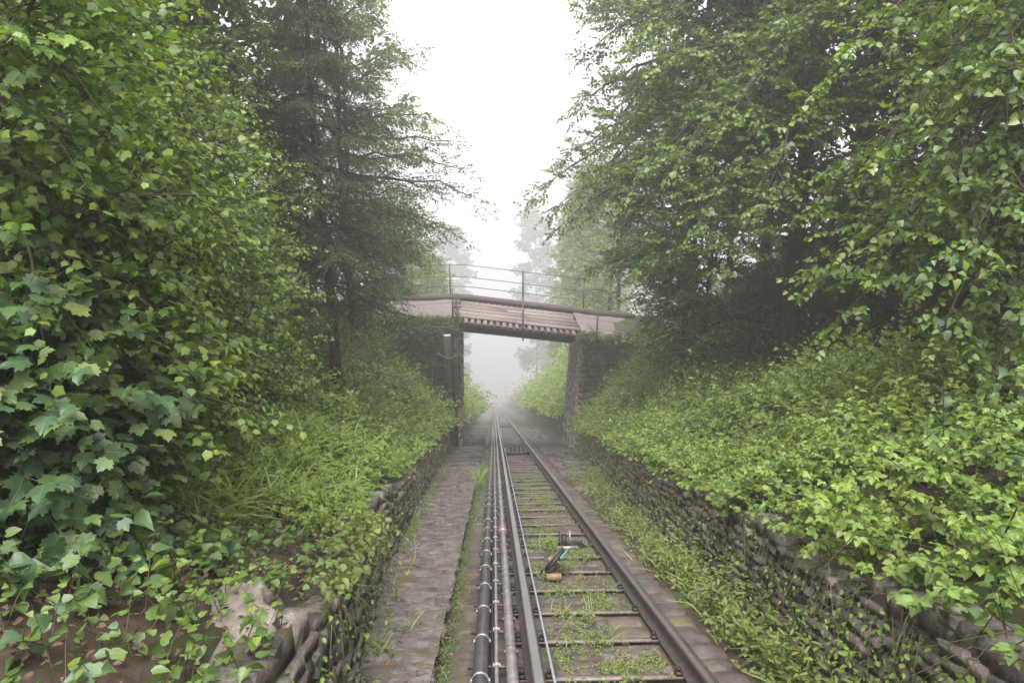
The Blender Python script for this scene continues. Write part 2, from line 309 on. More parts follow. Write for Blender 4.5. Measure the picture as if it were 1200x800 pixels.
def unit(a): return a / (np.linalg.norm(a, axis=-1, keepdims=True) + 1e-9)
class Leaves:
    def __init__(self): self.P = []; self.D = []; self.N = []; self.s = []; self.y = []
    def add(self, P, D, Nn, s, y):
        self.P.append(P); self.D.append(D); self.N.append(Nn); self.s.append(np.broadcast_to(s, (len(P),))); self.y.append(np.broadcast_to(y, (len(P),)))
    def arrays(self):
        P = np.concatenate(self.P); D = unit(np.concatenate(self.D)); Nn = np.concatenate(self.N)
        Nn = unit(Nn - D * np.sum(Nn * D, 1, keepdims=True)); B = np.cross(Nn, D)
        return P, D, B, Nn, np.concatenate(self.s), np.concatenate(self.y)
    def build(self, tmpl, mat, parent, name='foliage', single=0, clear=0.55, px_box=None, keep=None):
        P, D, B, Nn, s, y = self.arrays(); TV, TF = TMPL[tmpl]
        ok = np.linalg.norm(P - CAM, axis=1) > clear
        # nothing grows inside the space the car runs through
        hh = P[:, 2] + S * P[:, 1]
        ok &= ~((P[:, 0] > -0.75) & (P[:, 0] < 1.75) & (hh > 0.0) & (hh < 3.2) & (P[:, 1] < 21)) | (s < 0.09) & (hh < 0.5)
        if keep is not None: ok &= keep(P)
        P, D, B, Nn, s, y = P[ok], D[ok], B[ok], Nn[ok], s[ok], y[ok]
        loc = np.array(parent.location) if parent is not None else np.zeros(3)
        if single:
            px, py, z = proj(P + D * s[:, None] * 0.5); vis = (px > -30) & (px < 1230) & (py > -30) & (py < 830) & (z > 0.3)
            if px_box: vis &= (px > px_box[0]) & (py > px_box[1]) & (px < px_box[2]) & (py < px_box[3])
            score = np.where(vis, s / np.maximum(z, 0.3), 0); pick = np.argsort(-score)[:single]; pick = pick[score[pick] > 0]
            me = leaf_mesh(tmpl, mat)
            for i in pick:
                M = Matrix(((D[i, 0], B[i, 0], Nn[i, 0], 0), (D[i, 1], B[i, 1], Nn[i, 1], 0), (D[i, 2], B[i, 2], Nn[i, 2], 0), (0, 0, 0, 1)))
                o = bpy.data.objects.new('leaf', me[R.randrange(5) + (5 if y[i] > 0.45 else 0)]); COL.objects.link(o); o.parent = parent
                o.matrix_local = Matrix.Translation(Vector(P[i] - loc)) @ M @ Matrix.Diagonal((s[i], s[i], s[i], 1))
            m = np.ones(len(P), bool); m[pick] = False
            P, D, B, Nn, s, y = P[m], D[m], B[m], Nn[m], s[m], y[m]
        px, py, z = proj(P); size_px = np.where((z > 0.2) & (px > -250) & (px < 1450) & (py > -250) & (py < 1050), s * 800 / np.maximum(z, 0.2), 2.0)
        lod = [(size_px >= 0, (TV, TF))]
        big = 14 if tmpl == 'maple' else 17
        if tmpl in LOW: lod = [(size_px >= big, (TV, TF)), ((size_px < big) & (size_px >= 5.5), LOW[tmpl]), (size_px < 5.5, TMPL['diamond'])]
        VV, FF, LL, base = [], [], [], 0
        for msk, (tv, tf) in lod:
            n, k = int(msk.sum()), len(tv)
            if not n: continue
            p_, d_, b_, n_, s_, y_ = P[msk], D[msk], B[msk], Nn[msk], s[msk], y[msk]
            curl = rng.uniform(0.3, 2.6, n)[:, None, None]; wd = rng.uniform(0.8, 1.15, n)[:, None, None]
            VV.append(((p_ - loc)[:, None] + s_[:, None, None] * (tv[None, :, 0:1] * d_[:, None] + wd * tv[None, :, 1:2] * b_[:, None] + curl * tv[None, :, 2:3] * n_[:, None])).reshape(-1, 3))
            FF.append((tf[None] + (np.arange(n) * k)[:, None, None]).reshape(-1, 3) + base); base += n * k
            lf = np.zeros((n, k, 4), np.float32); lf[:, :, 0] = rng.random(n)[:, None]; lf[:, :, 1] = y_[:, None]; lf[:, :, 2] = tv[None, :, 1] + 0.5; lf[:, :, 3] = tv[None, :, 0]; LL.append(lf.reshape(-1, 4))
        FF = np.concatenate(FF); STAT[0] += len(FF)
        return link(name, fast_mesh(name, np.concatenate(VV), FF, mat, tmpl in ('maple', 'heart', 'oval', 'narrow', 'blade'), np.concatenate(LL)), parent, kind='stuff')
STAT = [0]
LEAFM = {}
def leaf_mesh(tmpl, mat):
    if (tmpl, mat) not in LEAFM:
        TV, TF = TMPL[tmpl]; out = []
        r_ = np.random.default_rng(3)
        for yv in (0.0, 0.75):
            for q in range(5):
                lf = np.zeros((len(TV), 4)); lf[:, 1] = yv; lf[:, 2] = TV[:, 1] + 0.5; lf[:, 3] = TV[:, 0]
                V = TV.copy(); V[:, 2] = V[:, 2] * r_.uniform(0.4, 2.2) - r_.uniform(0.0, 0.45) * V[:, 0] ** 2 + r_.uniform(-0.3, 0.5) * np.abs(V[:, 1]) + r_.uniform(-0.25, 0.25) * V[:, 1] + r_.normal(size=len(V)) * 0.02
                V[:, 1] *= r_.uniform(0.8, 1.1); V[:, 0] += r_.uniform(-0.12, 0.12) * V[:, 1]
                out.append(fast_mesh('leaf', V, TF, mat, True, lf))
        LEAFM[(tmpl, mat)] = out
    return LEAFM[(tmpl, mat)]

def prisms(mb, A, B, ra, rb):
    """many thin 3-sided tapered sticks at once"""
    n = len(A)
    if not n: return
    d = unit(B - A); ref = np.where(np.abs(d[:, 2:3]) < 0.9, np.array([[0, 0, 1.0]]), np.array([[1.0, 0, 0]]))
    u = unit(np.cross(d, ref)); w = np.cross(d, u); V = np.zeros((n, 6, 3))
    for j in range(3):
        a = j * 2 * math.pi / 3; o = u * math.cos(a) + w * math.sin(a)
        V[:, j] = A + o * np.broadcast_to(ra, (n,))[:, None]; V[:, 3 + j] = B + o * np.broadcast_to(rb, (n,))[:, None]
    F = np.array([[0, 1, 4, 3], [1, 2, 5, 4], [2, 0, 3, 5]])
    mb.add(V.reshape(-1, 3), (F[None] + (np.arange(n) * 6)[:, None, None]).reshape(-1, 4))

def stems(lv, mb, Bp, D, L, arch, K, size, young=0.1, tri=False, t0=0.15, ldroop=0.25, jit=0.4, rad=0.003, spread=0.9, seg=3, upn=1.0, yt=0.0, vary=0.0):
    """leafy shoots: Bp (n,3) base, D (n,3) direction, L (n,) length; K leaves each"""
    n = len(Bp)
    if not n: return
    L = np.broadcast_to(L, (n,)).astype(float); D = unit(D); arch = np.broadcast_to(arch, (n,)).astype(float); young = np.broadcast_to(young, (n,))
    pos = lambda t: Bp[:, None] + D[:, None] * (L[:, None] * t)[..., None] - np.array([0, 0, 1.0]) * (arch[:, None] * L[:, None] * t * t)[..., None]
    if mb is not None:
        ts = np.linspace(0, 1, seg + 1)[None].repeat(n, 0); C = pos(ts)
        for i in range(seg): prisms(mb, C[:, i], C[:, i + 1], rad * (1 - i / seg * 0.8), rad * (1 - (i + 1) / seg * 0.8))
    t = t0 + (1 - t0) * (np.arange(K)[None] + rng.uniform(0.1, 0.9, (n, K))) / K
    P = pos(t); tg = unit(D[:, None] - np.array([0, 0, 2.0]) * (arch[:, None] * t)[..., None])
    side = np.cross(tg, np.array([0, 0, 1.0])); sl = np.linalg.norm(side, axis=2, keepdims=True)
    rd = rng.normal(size=side.shape); rd[..., 2] *= 0.2
    side = np.where(sl > 0.45, side / (sl + 1e-9), unit(rd))
    sg = np.where((np.arange(K)[None] + rng.integers(0, 2, (n, 1))) % 2 == 0, 1.0, -1.0)[..., None]
    ld = unit(tg * 0.5 + side * sg * spread + rng.normal(size=P.shape) * 0.22 - np.array([0, 0, 1.0]) * ldroop)
    nn = np.array([0, 0, 1.0]) * upn + rng.normal(size=P.shape) * jit + 0.25 * tg
    sz = size * rng.uniform(0.65, 1.2, (n, K)) * (1.0 - 0.35 * t) * (1 + vary * rng.uniform(-0.45, 0.6, (n, 1)))
    y = np.clip(young[:, None] + yt * t * t + rng.normal(size=(n, K)) * 0.08, 0, 1)
    P = P.reshape(-1, 3); ld = ld.reshape(-1, 3); nn = nn.reshape(-1, 3); sz = sz.ravel(); y = y.ravel()
    P0 = P + ld * (sz * 0.25)[:, None]
    lv.add(P0, ld, nn, sz, y)
    if tri:
        nu = unit(nn - ld * np.sum(nn * ld, 1, keepdims=True)); b = np.cross(nu, ld)
        for q in (-1, 1):
            lv.add(P0 - ld * (sz * 0.05)[:, None], ld * 0.35 + b * q, nn + rng.normal(size=nn.shape) * 0.2, sz * 0.85, y)

def limb(acc, mb, p0, p1, r0, rise=0.15, n_sec=12, sec=0.9, twigs=5, tw_len=0.35, s0=0.2, flat=0.95, droop=0.12):
    """a bough with side branches; its twigs are put into acc for stems()"""
    p0 = np.asarray(p0, float); p1 = np.asarray(p1, float); Lg = np.linalg.norm(p1 - p0)
    c = (p0 + p1) / 2 + np.array([0, 0, rise * Lg]) + rng.normal(size=3) * 0.04 * Lg
    t = np.linspace(0, 1, 8)[:, None]; pts = (1 - t) ** 2 * p0 + 2 * t * (1 - t) * c + t * t * p1
    pts[1:-1] += rng.normal(size=(6, 3)) * 0.018 * Lg
    mb.tube(pts, r0 * (1 - t[:, 0]) ** 0.8 + 0.004, 4, cap=False)
    sg = 1
    ts = s0 + (1 - s0) * (np.arange(n_sec) + rng.uniform(0, 0.8, n_sec)) / n_sec
    for tt in np.append(ts, 1.0):
        tt = min(tt, 1.0); p = (1 - tt) ** 2 * p0 + 2 * tt * (1 - tt) * c + tt * tt * p1
        tg = 2 * (1 - tt) * (c - p0) + 2 * tt * (p1 - c); tg /= np.linalg.norm(tg) + 1e-9
        sd = np.cross(tg, [0, 0, 1.0]); sd /= np.linalg.norm(sd) + 1e-9; sg = -sg
        d = tg * R.uniform(0.5, 0.9) + sd * sg * R.uniform(0.6, 1.0) + np.array([0, 0, R.uniform(-flat, flat)])
        if tt >= 0.999: d = tg
        d /= np.linalg.norm(d); ln = sec * (1.15 - 0.75 * tt) * R.uniform(0.6, 1.25)
        q = np.linspace(0, 1, 3)[:, None]; cv = p + d * ln * q - np.array([0, 0, droop * ln]) * q * q
        mb.tube(cv, r0 * 0.28 * (1 - q[:, 0] * 0.85) * (1.1 - 0.6 * tt) + 0.002, 3, cap=False)
        m = max(2, int(twigs * ln / sec + 0.5)); sd2 = np.cross(d, [0, 0, 1.0]); sd2 /= np.linalg.norm(sd2) + 1e-9
        for j in range(m):
            u = (j + R.random()) / m; pp = p + d * ln * u - np.array([0, 0, droop * ln]) * u * u
            dd = d * 0.7 + sd2 * (1 if j % 2 else -1) * R.uniform(0.5, 1.0) + np.array([0, 0, R.uniform(-flat, flat)])
            acc.append((pp, dd, tw_len * R.uniform(0.6, 1.25) * (1.1 - 0.4 * u), tt))
        acc.append((p + d * ln * 0.9 - np.array([0, 0, droop * ln * 0.8]), d, tw_len * 0.9, tt))
def leaf_twigs(acc, lv, mb, K, size, young=0.08, yt=0.25, droop=0.15, **kw):
    if not acc: return
    P = np.array([a[0] for a in acc]); D = np.array([a[1] for a in acc]); L = np.array([a[2] for a in acc]); tt = np.array([a[3] for a in acc])
    cl = np.clip(rng.normal(size=len(acc)) * 0.12, -0.1, 0.6)
    stems(lv, mb, P, D, L, droop, K, size, young=np.clip(young + cl + 0.12 * tt ** 3, 0, 1), yt=yt, seg=1, rad=0.0028, **kw)

# ------------------------------------------------------------------ terrain
def xl(y): return np.interp(y, [2.0, 3.2, 4.2, 5.8, 10.0, 17.5, 21.5, 22.0], [-0.72, -0.78, -0.88, -1.05, -1.18, -1.42, -1.45, -1.45])
def xr(y): return np.where(y < 21.5, 1.66 + 0.053 * y, 2.9)
def sm(a, b, v):
    t = np.clip((v - a) / (b - a), 0, 1); return t * t * (3 - 2 * t)
def wob(x, y): return 0.10 * np.sin(1.9 * x + 0.7 * y) + 0.08 * np.sin(0.8 * x - 1.6 * y + 1) + 0.05 * np.sin(3.7 * x + 2.9 * y)
def gh(x, y):
    """height of the ground above the track plane"""
    x = np.asarray(x, float); y = np.asarray(y, float)
    k = sm(13, 21, y); nat = 2.4 + 2.75 * k; natr = 1.8 + 3.3 * k
    dl = xl(y) - x; dr = x - xr(y)
    hl = np.minimum(0.62 + 0.50 * dl + 0.55 * k * dl, nat + 0.14 * np.minimum(dl, 60) + 0.3 * np.clip(dl - 7.0, 0, 40))
    hr = np.minimum(0.68 + 0.42 * dr + 0.62 * k * dr, natr + (0.05 + 0.1 * k) * np.minimum(dr, 60) + 0.42 * np.clip(dr - 6.0, 0, 40))
    h = np.where(dl > 0.05, hl, np.where(dr > 0.05, hr, -0.22))
    w = np.clip(np.maximum(dl, dr), 0, 1)
    return h + wob(x, y) * w
def gz(x, y): return gh(x, y) - S * np.asarray(y, float)

def build_ground():
    d = np.concatenate([[0.0, 0.29, 0.32, 0.45, 0.7], np.arange(1.0, 12, 0.5), np.geomspace(12, 160, 16)])
    ys = np.concatenate([np.arange(-12, 21.4, 0.5), np.arange(21.4, 27.4, 0.2), np.arange(27.5, 40, 0.5), np.geomspace(40, 420, 40)])
    rows = []
    for y in ys:
        a = float(xl(y)); b = float(xr(y)); X = np.concatenate([a - d[::-1], [0.0], b + d])
        Z = gz(X, np.full(len(X), y)); dd = np.maximum(a - X, X - b); Z = np.where(dd < 0.30, -S * y - 0.22, Z - 0.03)
        br = (y > 22.0) & (y < 26.2)                        # the lane that crosses on the bridge
        if br: Z = np.where((X < a - 0.06) | (X > b + 0.06), np.minimum(Z, np.where(X < 0, -3.75, -3.85 - 0.125 * X)), Z)
        rows.append(np.stack([X, np.full(len(X), y), Z], 1))
    V = np.concatenate(rows); n = len(rows[0]); i = np.arange(len(ys) - 1)[:, None] * n + np.arange(n - 1)[None]
    F = np.stack([i, i + 1, i + n + 1, i + n], -1).reshape(-1, 4)
    link('ground', fast_mesh('ground', V, F, 'soil', True), label='dark soil of the forest bank', kind='structure')
build_ground()

# ------------------------------------------------------------------ stones
def stone_mesh(seed, mat, flat=1.0, rough=0.10, p=0.30):
    r = np.random.default_rng(seed); g = [-1, 0, 1]; idx = {}; V = []
    for x in g:
        for y in g:
            for z in g:
                if x == y == z == 0: continue
                v = np.array([x, y, z], float); n = np.abs(v).sum()
                v *= {1: 1.0, 2: 1.0 - p * 0.28, 3: 1.0 - p * 0.5}[int(n)]
                idx[(x, y, z)] = len(V); V.append(v * 0.5 + r.uniform(-rough, rough, 3) * 0.5)
    F = []
    for ax in range(3):
        for sgn in (-1, 1):
            for a in (-1, 0):
                for b in (-1, 0):
                    q = []
                    for da, db in ((0, 0), (1, 0), (1, 1), (0, 1)):
                        k = [0, 0, 0]; k[ax] = sgn; k[(ax + 1) % 3] = a + da; k[(ax + 2) % 3] = b + db; q.append(idx[tuple(k)])
                    F.append(q if sgn > 0 else q[::-1])
    V = np.array(V); V[:, 2] *= flat
    return fast_mesh('stone', V, np.array(F), mat, False)
STONES = {}
def stones_of(mat, n=10, **kw):
    if mat not in STONES: STONES[mat] = [stone_mesh(100 + i, mat, **kw) for i in range(n)]
    return STONES[mat]
def place_stones(specs, mat, parent, name, limit=300, **kw):
    """specs: (4x4 matrix, priority); the nearest become objects of their own, the rest one joined part"""
    ms = stones_of(mat, **kw); specs = sorted(specs, key=lambda a: a[1]); inv = Matrix.Translation(-Vector(parent.location))
    rest = specs[limit:]
    for M, _ in specs[:limit]:
        o = bpy.data.objects.new(name, R.choice(ms)); COL.objects.link(o); o.parent = parent; o.matrix_local = inv @ M
    if rest:
        mb = MB(); src = []
        for m in ms:
            v = np.zeros(len(m.vertices) * 3); m.vertices.foreach_get('co', v); src.append((v.reshape(-1, 3), np.array([list(p.vertices) for p in m.polygons])))
        for M, _ in rest:
            v, f = R.choice(src); A = np.array(M); mb.add(v @ A[:3, :3].T + A[:3, 3], f)
        mb.build('far_' + name + 'work', mat, parent, kind='stuff')
def frame(x_axis, y_axis, z_axis, size, loc):
    M = Matrix(((x_axis[0] * size[0], y_axis[0] * size[1], z_axis[0] * size[2], loc[0]), (x_axis[1] * size[0], y_axis[1] * size[1], z_axis[1] * size[2], loc[1]),
                (x_axis[2] * size[0], y_axis[2] * size[1], z_axis[2] * size[2], loc[2]), (0, 0, 0, 1)))
    return M
AL = np.array([0, math.cos(SL), -math.sin(SL)]); NU = np.array([0, math.sin(SL), math.cos(SL)]); XA = np.array([1.0, 0, 0])
# retaining walls along both sides of the cutting
def retaining_wall(side, y0, y1, top, label, name, depth=0.42, batter=0.07):
    t = thing(name, label, 'wall', (float((xl if side < 0 else xr)(np.array(y0))), y0, -S * y0))
    mb = MB(); ys = np.arange(y0, y1 + 0.01, 0.5); ring = []
    for y in ys:
        xw = float((xl if side < 0 else xr)(np.array(y))); tp = top + 0.05 * math.sin(y * 1.3) + 0.04 * math.sin(y * 3.1)
        for dx, h in ((0.02, -0.28), (0.02 + batter, tp - 0.03), (depth, tp - 0.04), (depth, -0.28)):
            ring.append([xw + side * dx, y, -S * y + h])
    n = len(ys); i = np.arange(n - 1)[:, None] * 4; j = np.arange(4)[None]; k = (j + 1) % 4
    F = np.stack([i + j, i + k, i + 4 + k, i + 4 + j], -1).reshape(-1, 4)
    if side < 0: F = F[:, ::-1]
    mb.add(ring, F); mb.add(np.array(ring[:4]), [[0, 1, 2, 3]]); mb.add(np.array(ring[-4:]), [[3, 2, 1, 0]])
    mb.build('wall_core', 'wall_core', t)
    sp = []; h = -0.16
    while h < top - 0.02:
        ch = R.uniform(0.06, 0.13); y = y0 + R.uniform(0, 0.2)
        while y < y1:
            ln = R.uniform(0.10, 0.30); yc = y + ln / 2; y += ln * 0.985
            if yc > y1 - 0.1: break
            tp = top + 0.05 * math.sin(yc * 1.3) + 0.04 * math.sin(yc * 3.1)
            hc = h + ch / 2 + R.uniform(-0.015, 0.015)
            if hc > tp: continue
            xw = float((xl if side < 0 else xr)(np.array(yc))); fr = (hc + 0.28) / (top + 0.25)
            loc = np.array([xw + side * (0.088 + batter * fr) - side * R.uniform(-0.022, 0.022), yc, -S * yc + hc])
            al = AL + np.array([R.uniform(-.06, .06), 0, R.uniform(-.10, .10)]); al /= np.linalg.norm(al)
            nx = np.cross(al, NU); nx /= np.linalg.norm(nx); nu = np.cross(nx, al)
            sp.append((frame(nx, al, nu, (R.uniform(0.16, 0.2), ln * 0.98, ch * 0.97), loc), yc if yc > 2.2 else 99))
        h += ch
    place_stones(sp, 'wall_stone', t, 'stone', rough=0.13, p=0.06)
    return t
retaining_wall(-1, 1.0, 21.8, 0.64, 'low mossy rubble wall beside the stone footpath', 'retaining_wall')
retaining_wall(1, 1.0, 21.8, 0.70, 'dark rubble wall under the brambles beside the weedy verge', 'retaining_wall')

# ------------------------------------------------------------------ track bed, path, track
LEN = 150.0
def strip(name, x0, x1, h, mat, s0=-6, s1=LEN, label=None):
    mb = MB(); ss = np.arange(s0, s1, 2.0)
    P = np.array([[x, s, h] for s in ss for x in (x0, x1)]); V = Tn(P)
    i = np.arange(len(ss) - 1)[:, None] * 2
    mb.add(V, np.concatenate([i, i + 1, i + 3, i + 2], 1))
    return mb.build(name, mat, kind='structure', label=label)
bed = strip('track_bed', -1.6, 3.2, -0.165, 'bed_base', label='stained stone track bed with moss')
path = strip('footpath', -1.55, -0.385, -0.040, 'path_stone', label='rough grey stone footpath along the pipes')
verge = strip('verge', 1.50, 3.0, -0.13, 'soil', label='weedy verge of soil below the wall')

# footpath flags: rough stones with open joints; the far ones joined
sp = []; s = 2.2
while s < 34:
    rl = R.uniform(0.09, 0.16); x = -1.52
    while x < -0.44:
        w = min(R.uniform(0.10, 0.26), -0.375 + R.uniform(-.012, .012) - x)
        if w < 0.06: break
        al = np.array([R.uniform(-.05, .05), math.cos(SL), -math.sin(SL)]); al /= np.linalg.norm(al)
        nu = NU + np.array([R.uniform(-.05, .05), R.uniform(-.05, .05), 0]); nu /= np.linalg.norm(nu); nx = np.cross(al, nu); nx /= np.linalg.norm(nx); nu = np.cross(nx, al)
        sp.append((frame(nx, al, nu, (w * 1.03, rl * R.uniform(0.8, 1.6), 0.07), T(x + w / 2, s + rl / 2 + R.uniform(-.09, .09), -0.070 + R.uniform(-0.014, 0.014))), s))
        x += w
    s += rl
place_stones(sp, 'path_stone', path, 'paving_stone', limit=280, rough=0.24, p=0.35)
# step edges further down the path
for i in range(30):
    s = 17 + i * 1.15
    mb = MB(); mb.tbox(-1.5, -0.39, s, s + 0.16, -0.06, 0.02 + 0.012 * (i % 3)); mb.build('step_edge', 'path_stone', path)

# bed blocks between and beside the rails
PITCHS = 0.66
sp = []; i = 0; s = 2.4
while s < 70:
    xs = [0.12]
    while xs[-1] < 1.08: xs.append(min(xs[-1] + R.uniform(0.2, 0.5), 1.15))
    for rr in (0, 1):
        for a, b in zip(xs[:-1], xs[1:]):
            if b - a < 0.05: continue
            l = 0.27; sc_ = s + 0.12 + rr * 0.285 + 0.14
            nu = NU + np.array([R.uniform(-.025, .025), R.uniform(-.025, .025), 0]); nu /= np.linalg.norm(nu); al = AL - nu * np.dot(AL, nu); al /= np.linalg.norm(al); nx = np.cross(al, nu)
            sp.append((frame(nx, al, nu, ((b - a) * 0.99, l * 1.02, 0.12), T((a + b) / 2, sc_, -0.195 + R.uniform(-.014, .012))), s))
        xs = [0.12] + sorted(R.uniform(0.3, 0.95) for _ in range(2)) + [1.15]
    s += PITCHS
place_stones(sp, 'bed_stone', bed, 'bed_stone', limit=260, rough=0.10, p=0.28)
sp = []; s = 2.4
while s < 60:
    l = R.uniform(0.22, 0.42)
    sp.append((frame(XA, AL, NU, (0.24 + R.uniform(-.02, .02), l, 0.14), T(1.425 + R.uniform(-.015, .015), s + l / 2, -0.165 + R.uniform(-.012, .012))), s)); s += l * 1.01
    
place_stones(sp, 'bed_stone', bed, 'edge_stone', limit=110)
sp = []; s = 2.4
while s < 60:                                             # blocks under the pipes
    l = R.uniform(0.25, 0.5)
    sp.append((frame(XA, AL, NU, (0.40, l, 0.12), T(-0.08 + R.uniform(-.02, .02), s + l / 2, -0.205 + R.uniform(-.012, .012))), s)); s += l * 1.02
place_stones(sp, 'bed_stone', bed, 'bed_stone', limit=60)

sp = []; s = 10.5
while s < 45:
    rl = R.uniform(0.2, 0.4); x = 1.56
    while x < 2.75:
        w = R.uniform(0.2, 0.45); nu = NU + np.array([R.uniform(-.08, .08), R.uniform(-.08, .08), 0]); nu /= np.linalg.norm(nu); al = AL - nu * np.dot(AL, nu); al /= np.linalg.norm(al); nx = np.cross(al, nu)
        if R.random() < 0.25 + 0.06 * (s - 10) and x + w < 2.85: sp.append((frame(nx, al, nu, (w, rl * 1.2, 0.09), T(x + w / 2, s + rl / 2, -0.15 + R.uniform(-.03, .02))), s))
        x += w
    s += rl
place_stones(sp, 'path_stone', verge, 'verge_stone', limit=60)
track = thing('funicular_track', 'single funicular track with two steel rails on thin steel sleepers', 'railway track', T(0.73, 0, -0.13))
def rail(xc, label):
    mb = MB(); prof = [(-0.062, 0), (-0.062, 0.012), (-0.012, 0.026), (-0.009, 0.088), (-0.034, 0.098), (-0.034, 0.126), (-0.028, 0.132), (0.028, 0.132), (0.034, 0.126), (0.034, 0.098), (0.009, 0.088), (0.012, 0.026), (0.062, 0.012), (0.062, 0)]
    ss = np.arange(-5, LEN, 5.0); V = Tn([[xc + a, s, -0.127 + b] for s in ss for a, b in prof]); n = len(prof)
    i = np.arange(len(ss) - 1)[:, None] * n; j = np.arange(n)[None]; k = (j + 1) % n
    mb.add(V, np.stack([i + j, i + n + j, i + n + k, i + k], -1).reshape(-1, 4))
    o = mb.build('rail', 'rail_steel', track); o['label'] = label
    m2 = MB(); V = Tn([[xc + a, s, 0.0065] for s in ss for a in ((-0.024, 0.024) if xc < 1 else (0.004, 0.027))]); i = np.arange(len(ss) - 1)[:, None] * 2
    m2.add(V, np.concatenate([i, i + 1, i + 3, i + 2], 1))
    p = m2.build('running_surface', 'rail_top', track); p.parent = o; p.location = (0, 0, 0)
rail(0.245, 'rail beside the grey pipe'); rail(1.225, 'rail beside the edge stones')
TL = np.array(track.location)
mb = MB(); mb.box((0, 0, 0), (1.32, 0.06, 0.016)); slp = fast_mesh('sleeper', np.concatenate(mb.V), np.concatenate(mb.F4), 'sleeper_steel')
mb = MB(); mb.box((0, 0, 0.012), (0.045, 0.05, 0.024)); mb.tube([(0, 0, 0.02), (0, 0, 0.05)], 0.014, 6); clip = fast_mesh('rail_clip', np.concatenate(mb.V), [np.concatenate(mb.F3), np.concatenate(mb.F4)], 'dark_iron')
for i in range(100):
    s = 2.5 + i * PITCHS
    o = link('sleeper', slp, track); o.matrix_local = Matrix.Translation(Vector(np.array(T(0.735, s, -0.132)) - TL)) @ TROT
    if i < 34:
        for x in (0.245 - 0.085, 0.245 + 0.085, 1.225 - 0.085, 1.225 + 0.085):
            c = link('rail_clip', clip, o); c.location = (x - 0.735, 0, 0.008)

# pipes beside the track, each with its own clamps
def pipe(name, label, xc, hc, r, mat, clamp_mat, step, first, n, clamp_r, couplers=()):
    t = thing(name, label, 'pipe', T(xc, 0, hc))
    ss = np.arange(-5, LEN, 3.0); mb = MB(); mb.tube(Tn([[xc + 0.004 * math.sin(q * 0.9), q, hc] for q in ss]), r, 16); mb.build('pipe_body', mat, t, smooth=True)
    for i in range(n):
        s = first + i * step
        m = MB(); m.tube(Tn([[xc, s, hc], [xc, s + clamp_r[1], hc]]), r + clamp_r[0], 16)
        m.tbox(xc + r, xc + r + 0.012, s - 0.005, s + clamp_r[1] + 0.005, hc - 0.012, hc + 0.012); m.tbox(xc - r - 0.012, xc - r, s - 0.005, s + clamp_r[1] + 0.005, hc - 0.012, hc + 0.012)
        m.build('pipe_clamp', clamp_mat, t)
    for s in couplers:
        m = MB(); m.tube(Tn([[xc, s, hc], [xc, s + 0.05, hc], [xc, s + 0.30, hc], [xc, s + 0.35, hc]]), [r + 0.004, r + 0.014, r + 0.014, r + 0.004], 16); m.build('pipe_coupler', mat, t, smooth=True)
    return t
pipe('water_pipe', 'black pipe held by pale metal hoops beside the path', -0.092, -0.035, 0.047, 'black_pipe', 'grey_pipe', PITCHS, 2.9, 60, (0.006, 0.022), (3.05, 9.3, 15.5, 21.6))
pipe('conduit', 'thin pale conduit between the black and the grey pipe', 0.005, -0.025, 0.0125, 'zinc', 'grey_pipe', PITCHS, 3.1, 55, (0.007, 0.03))
pipe('steel_pipe', 'pale grey steel pipe running next to the rail', 0.098, -0.015, 0.035, 'grey_pipe', 'rail_steel', PITCHS, 3.3, 55, (0.005, 0.02), (8.0, 13.0, 18.0))
mb = MB(); mb.box((0, 0, 0), (0.36, 0.03, 0.02)); brk = fast_mesh('pipe_bracket', np.concatenate(mb.V), np.concatenate(mb.F4), 'rail_steel')
for i in range(45):
    b = link('pipe_bracket', brk, track); b.matrix_local = Matrix.Translation(Vector(np.array(T(0.0, 2.62 + i * PITCHS, -0.096)) - TL)) @ TROT
mb = MB(); mb.tube(Tn([[-0.022, q, -0.10] for q in np.arange(-5, LEN, 5.0)]), 0.018, 6); mb.build('cable_duct', 'dark_iron', None, label='slim dark cable duct tucked against the black pipe', cat='duct')
mb = MB(); mb.tube(Tn([[0.345, q, -0.055 - 0.0] for q in np.arange(-5, LEN, 2.5)]), 0.0095, 8); mb.build('haul_rope', 'rope', None, smooth=True, label='thin bluish steel haul rope beside the rail', cat='cable')

# rollers that carry the rope
def track_of(x, y, h=-0.12):
    d = ray(x, y); t = (h - CAM[2]) / (d[2] + S * d[1]); p = CAM + t * d
    return p
def tlocal(p):
    s = p[1] * math.cos(SL) - p[2] * math.sin(SL); return p[0], s
def disc(m, c, ax, r, w, n=20, tilt=None):
    ax = np.asarray(ax, float); ax /= np.linalg.norm(ax); c = np.asarray(c, float); m.tube([c - ax * w / 2, c + ax * w / 2], r, n)
x, s = tlocal(track_of(655, 676)); x -= 0.05
p = thing('rope_pulley', 'tilted rope pulley with teal rim on a rusty block', 'pulley', T(x, s, -0.13))
m = MB(); m.tbox(x - 0.07, x + 0.07, s - 0.06, s + 0.05, -0.13, -0.075); m.build('base_block', 'rust_block', p)
ax = np.array([0.72, -0.42, -0.52]); ax /= np.linalg.norm(ax); c0 = np.array(T(x + 0.01, s + 0.12, 0.0))
m = MB(); disc(m, c0, ax, 0.16, 0.035, 24); m.build('sheave', 'dark_iron', p)
m = MB(); disc(m, c0 - ax * 0.03, ax, 0.17, 0.014, 24); m.build('back_flange', 'rust_steel', p)
m = MB(); u = np.array([0.5, 0.2, 0.86]); u -= ax * np.dot(u, ax); u /= np.linalg.norm(u); w = np.cross(ax, u); V, F = [], []
for i in range(17):
    a = -1.0 + 1.9 * i / 16 - 2.6
    for rr in (0.12, 0.185):
        for dz in (0.018, 0.036): V.append(c0 + ax * dz + (u * math.cos(a + 2.6) + w * math.sin(a + 2.6)) * rr)
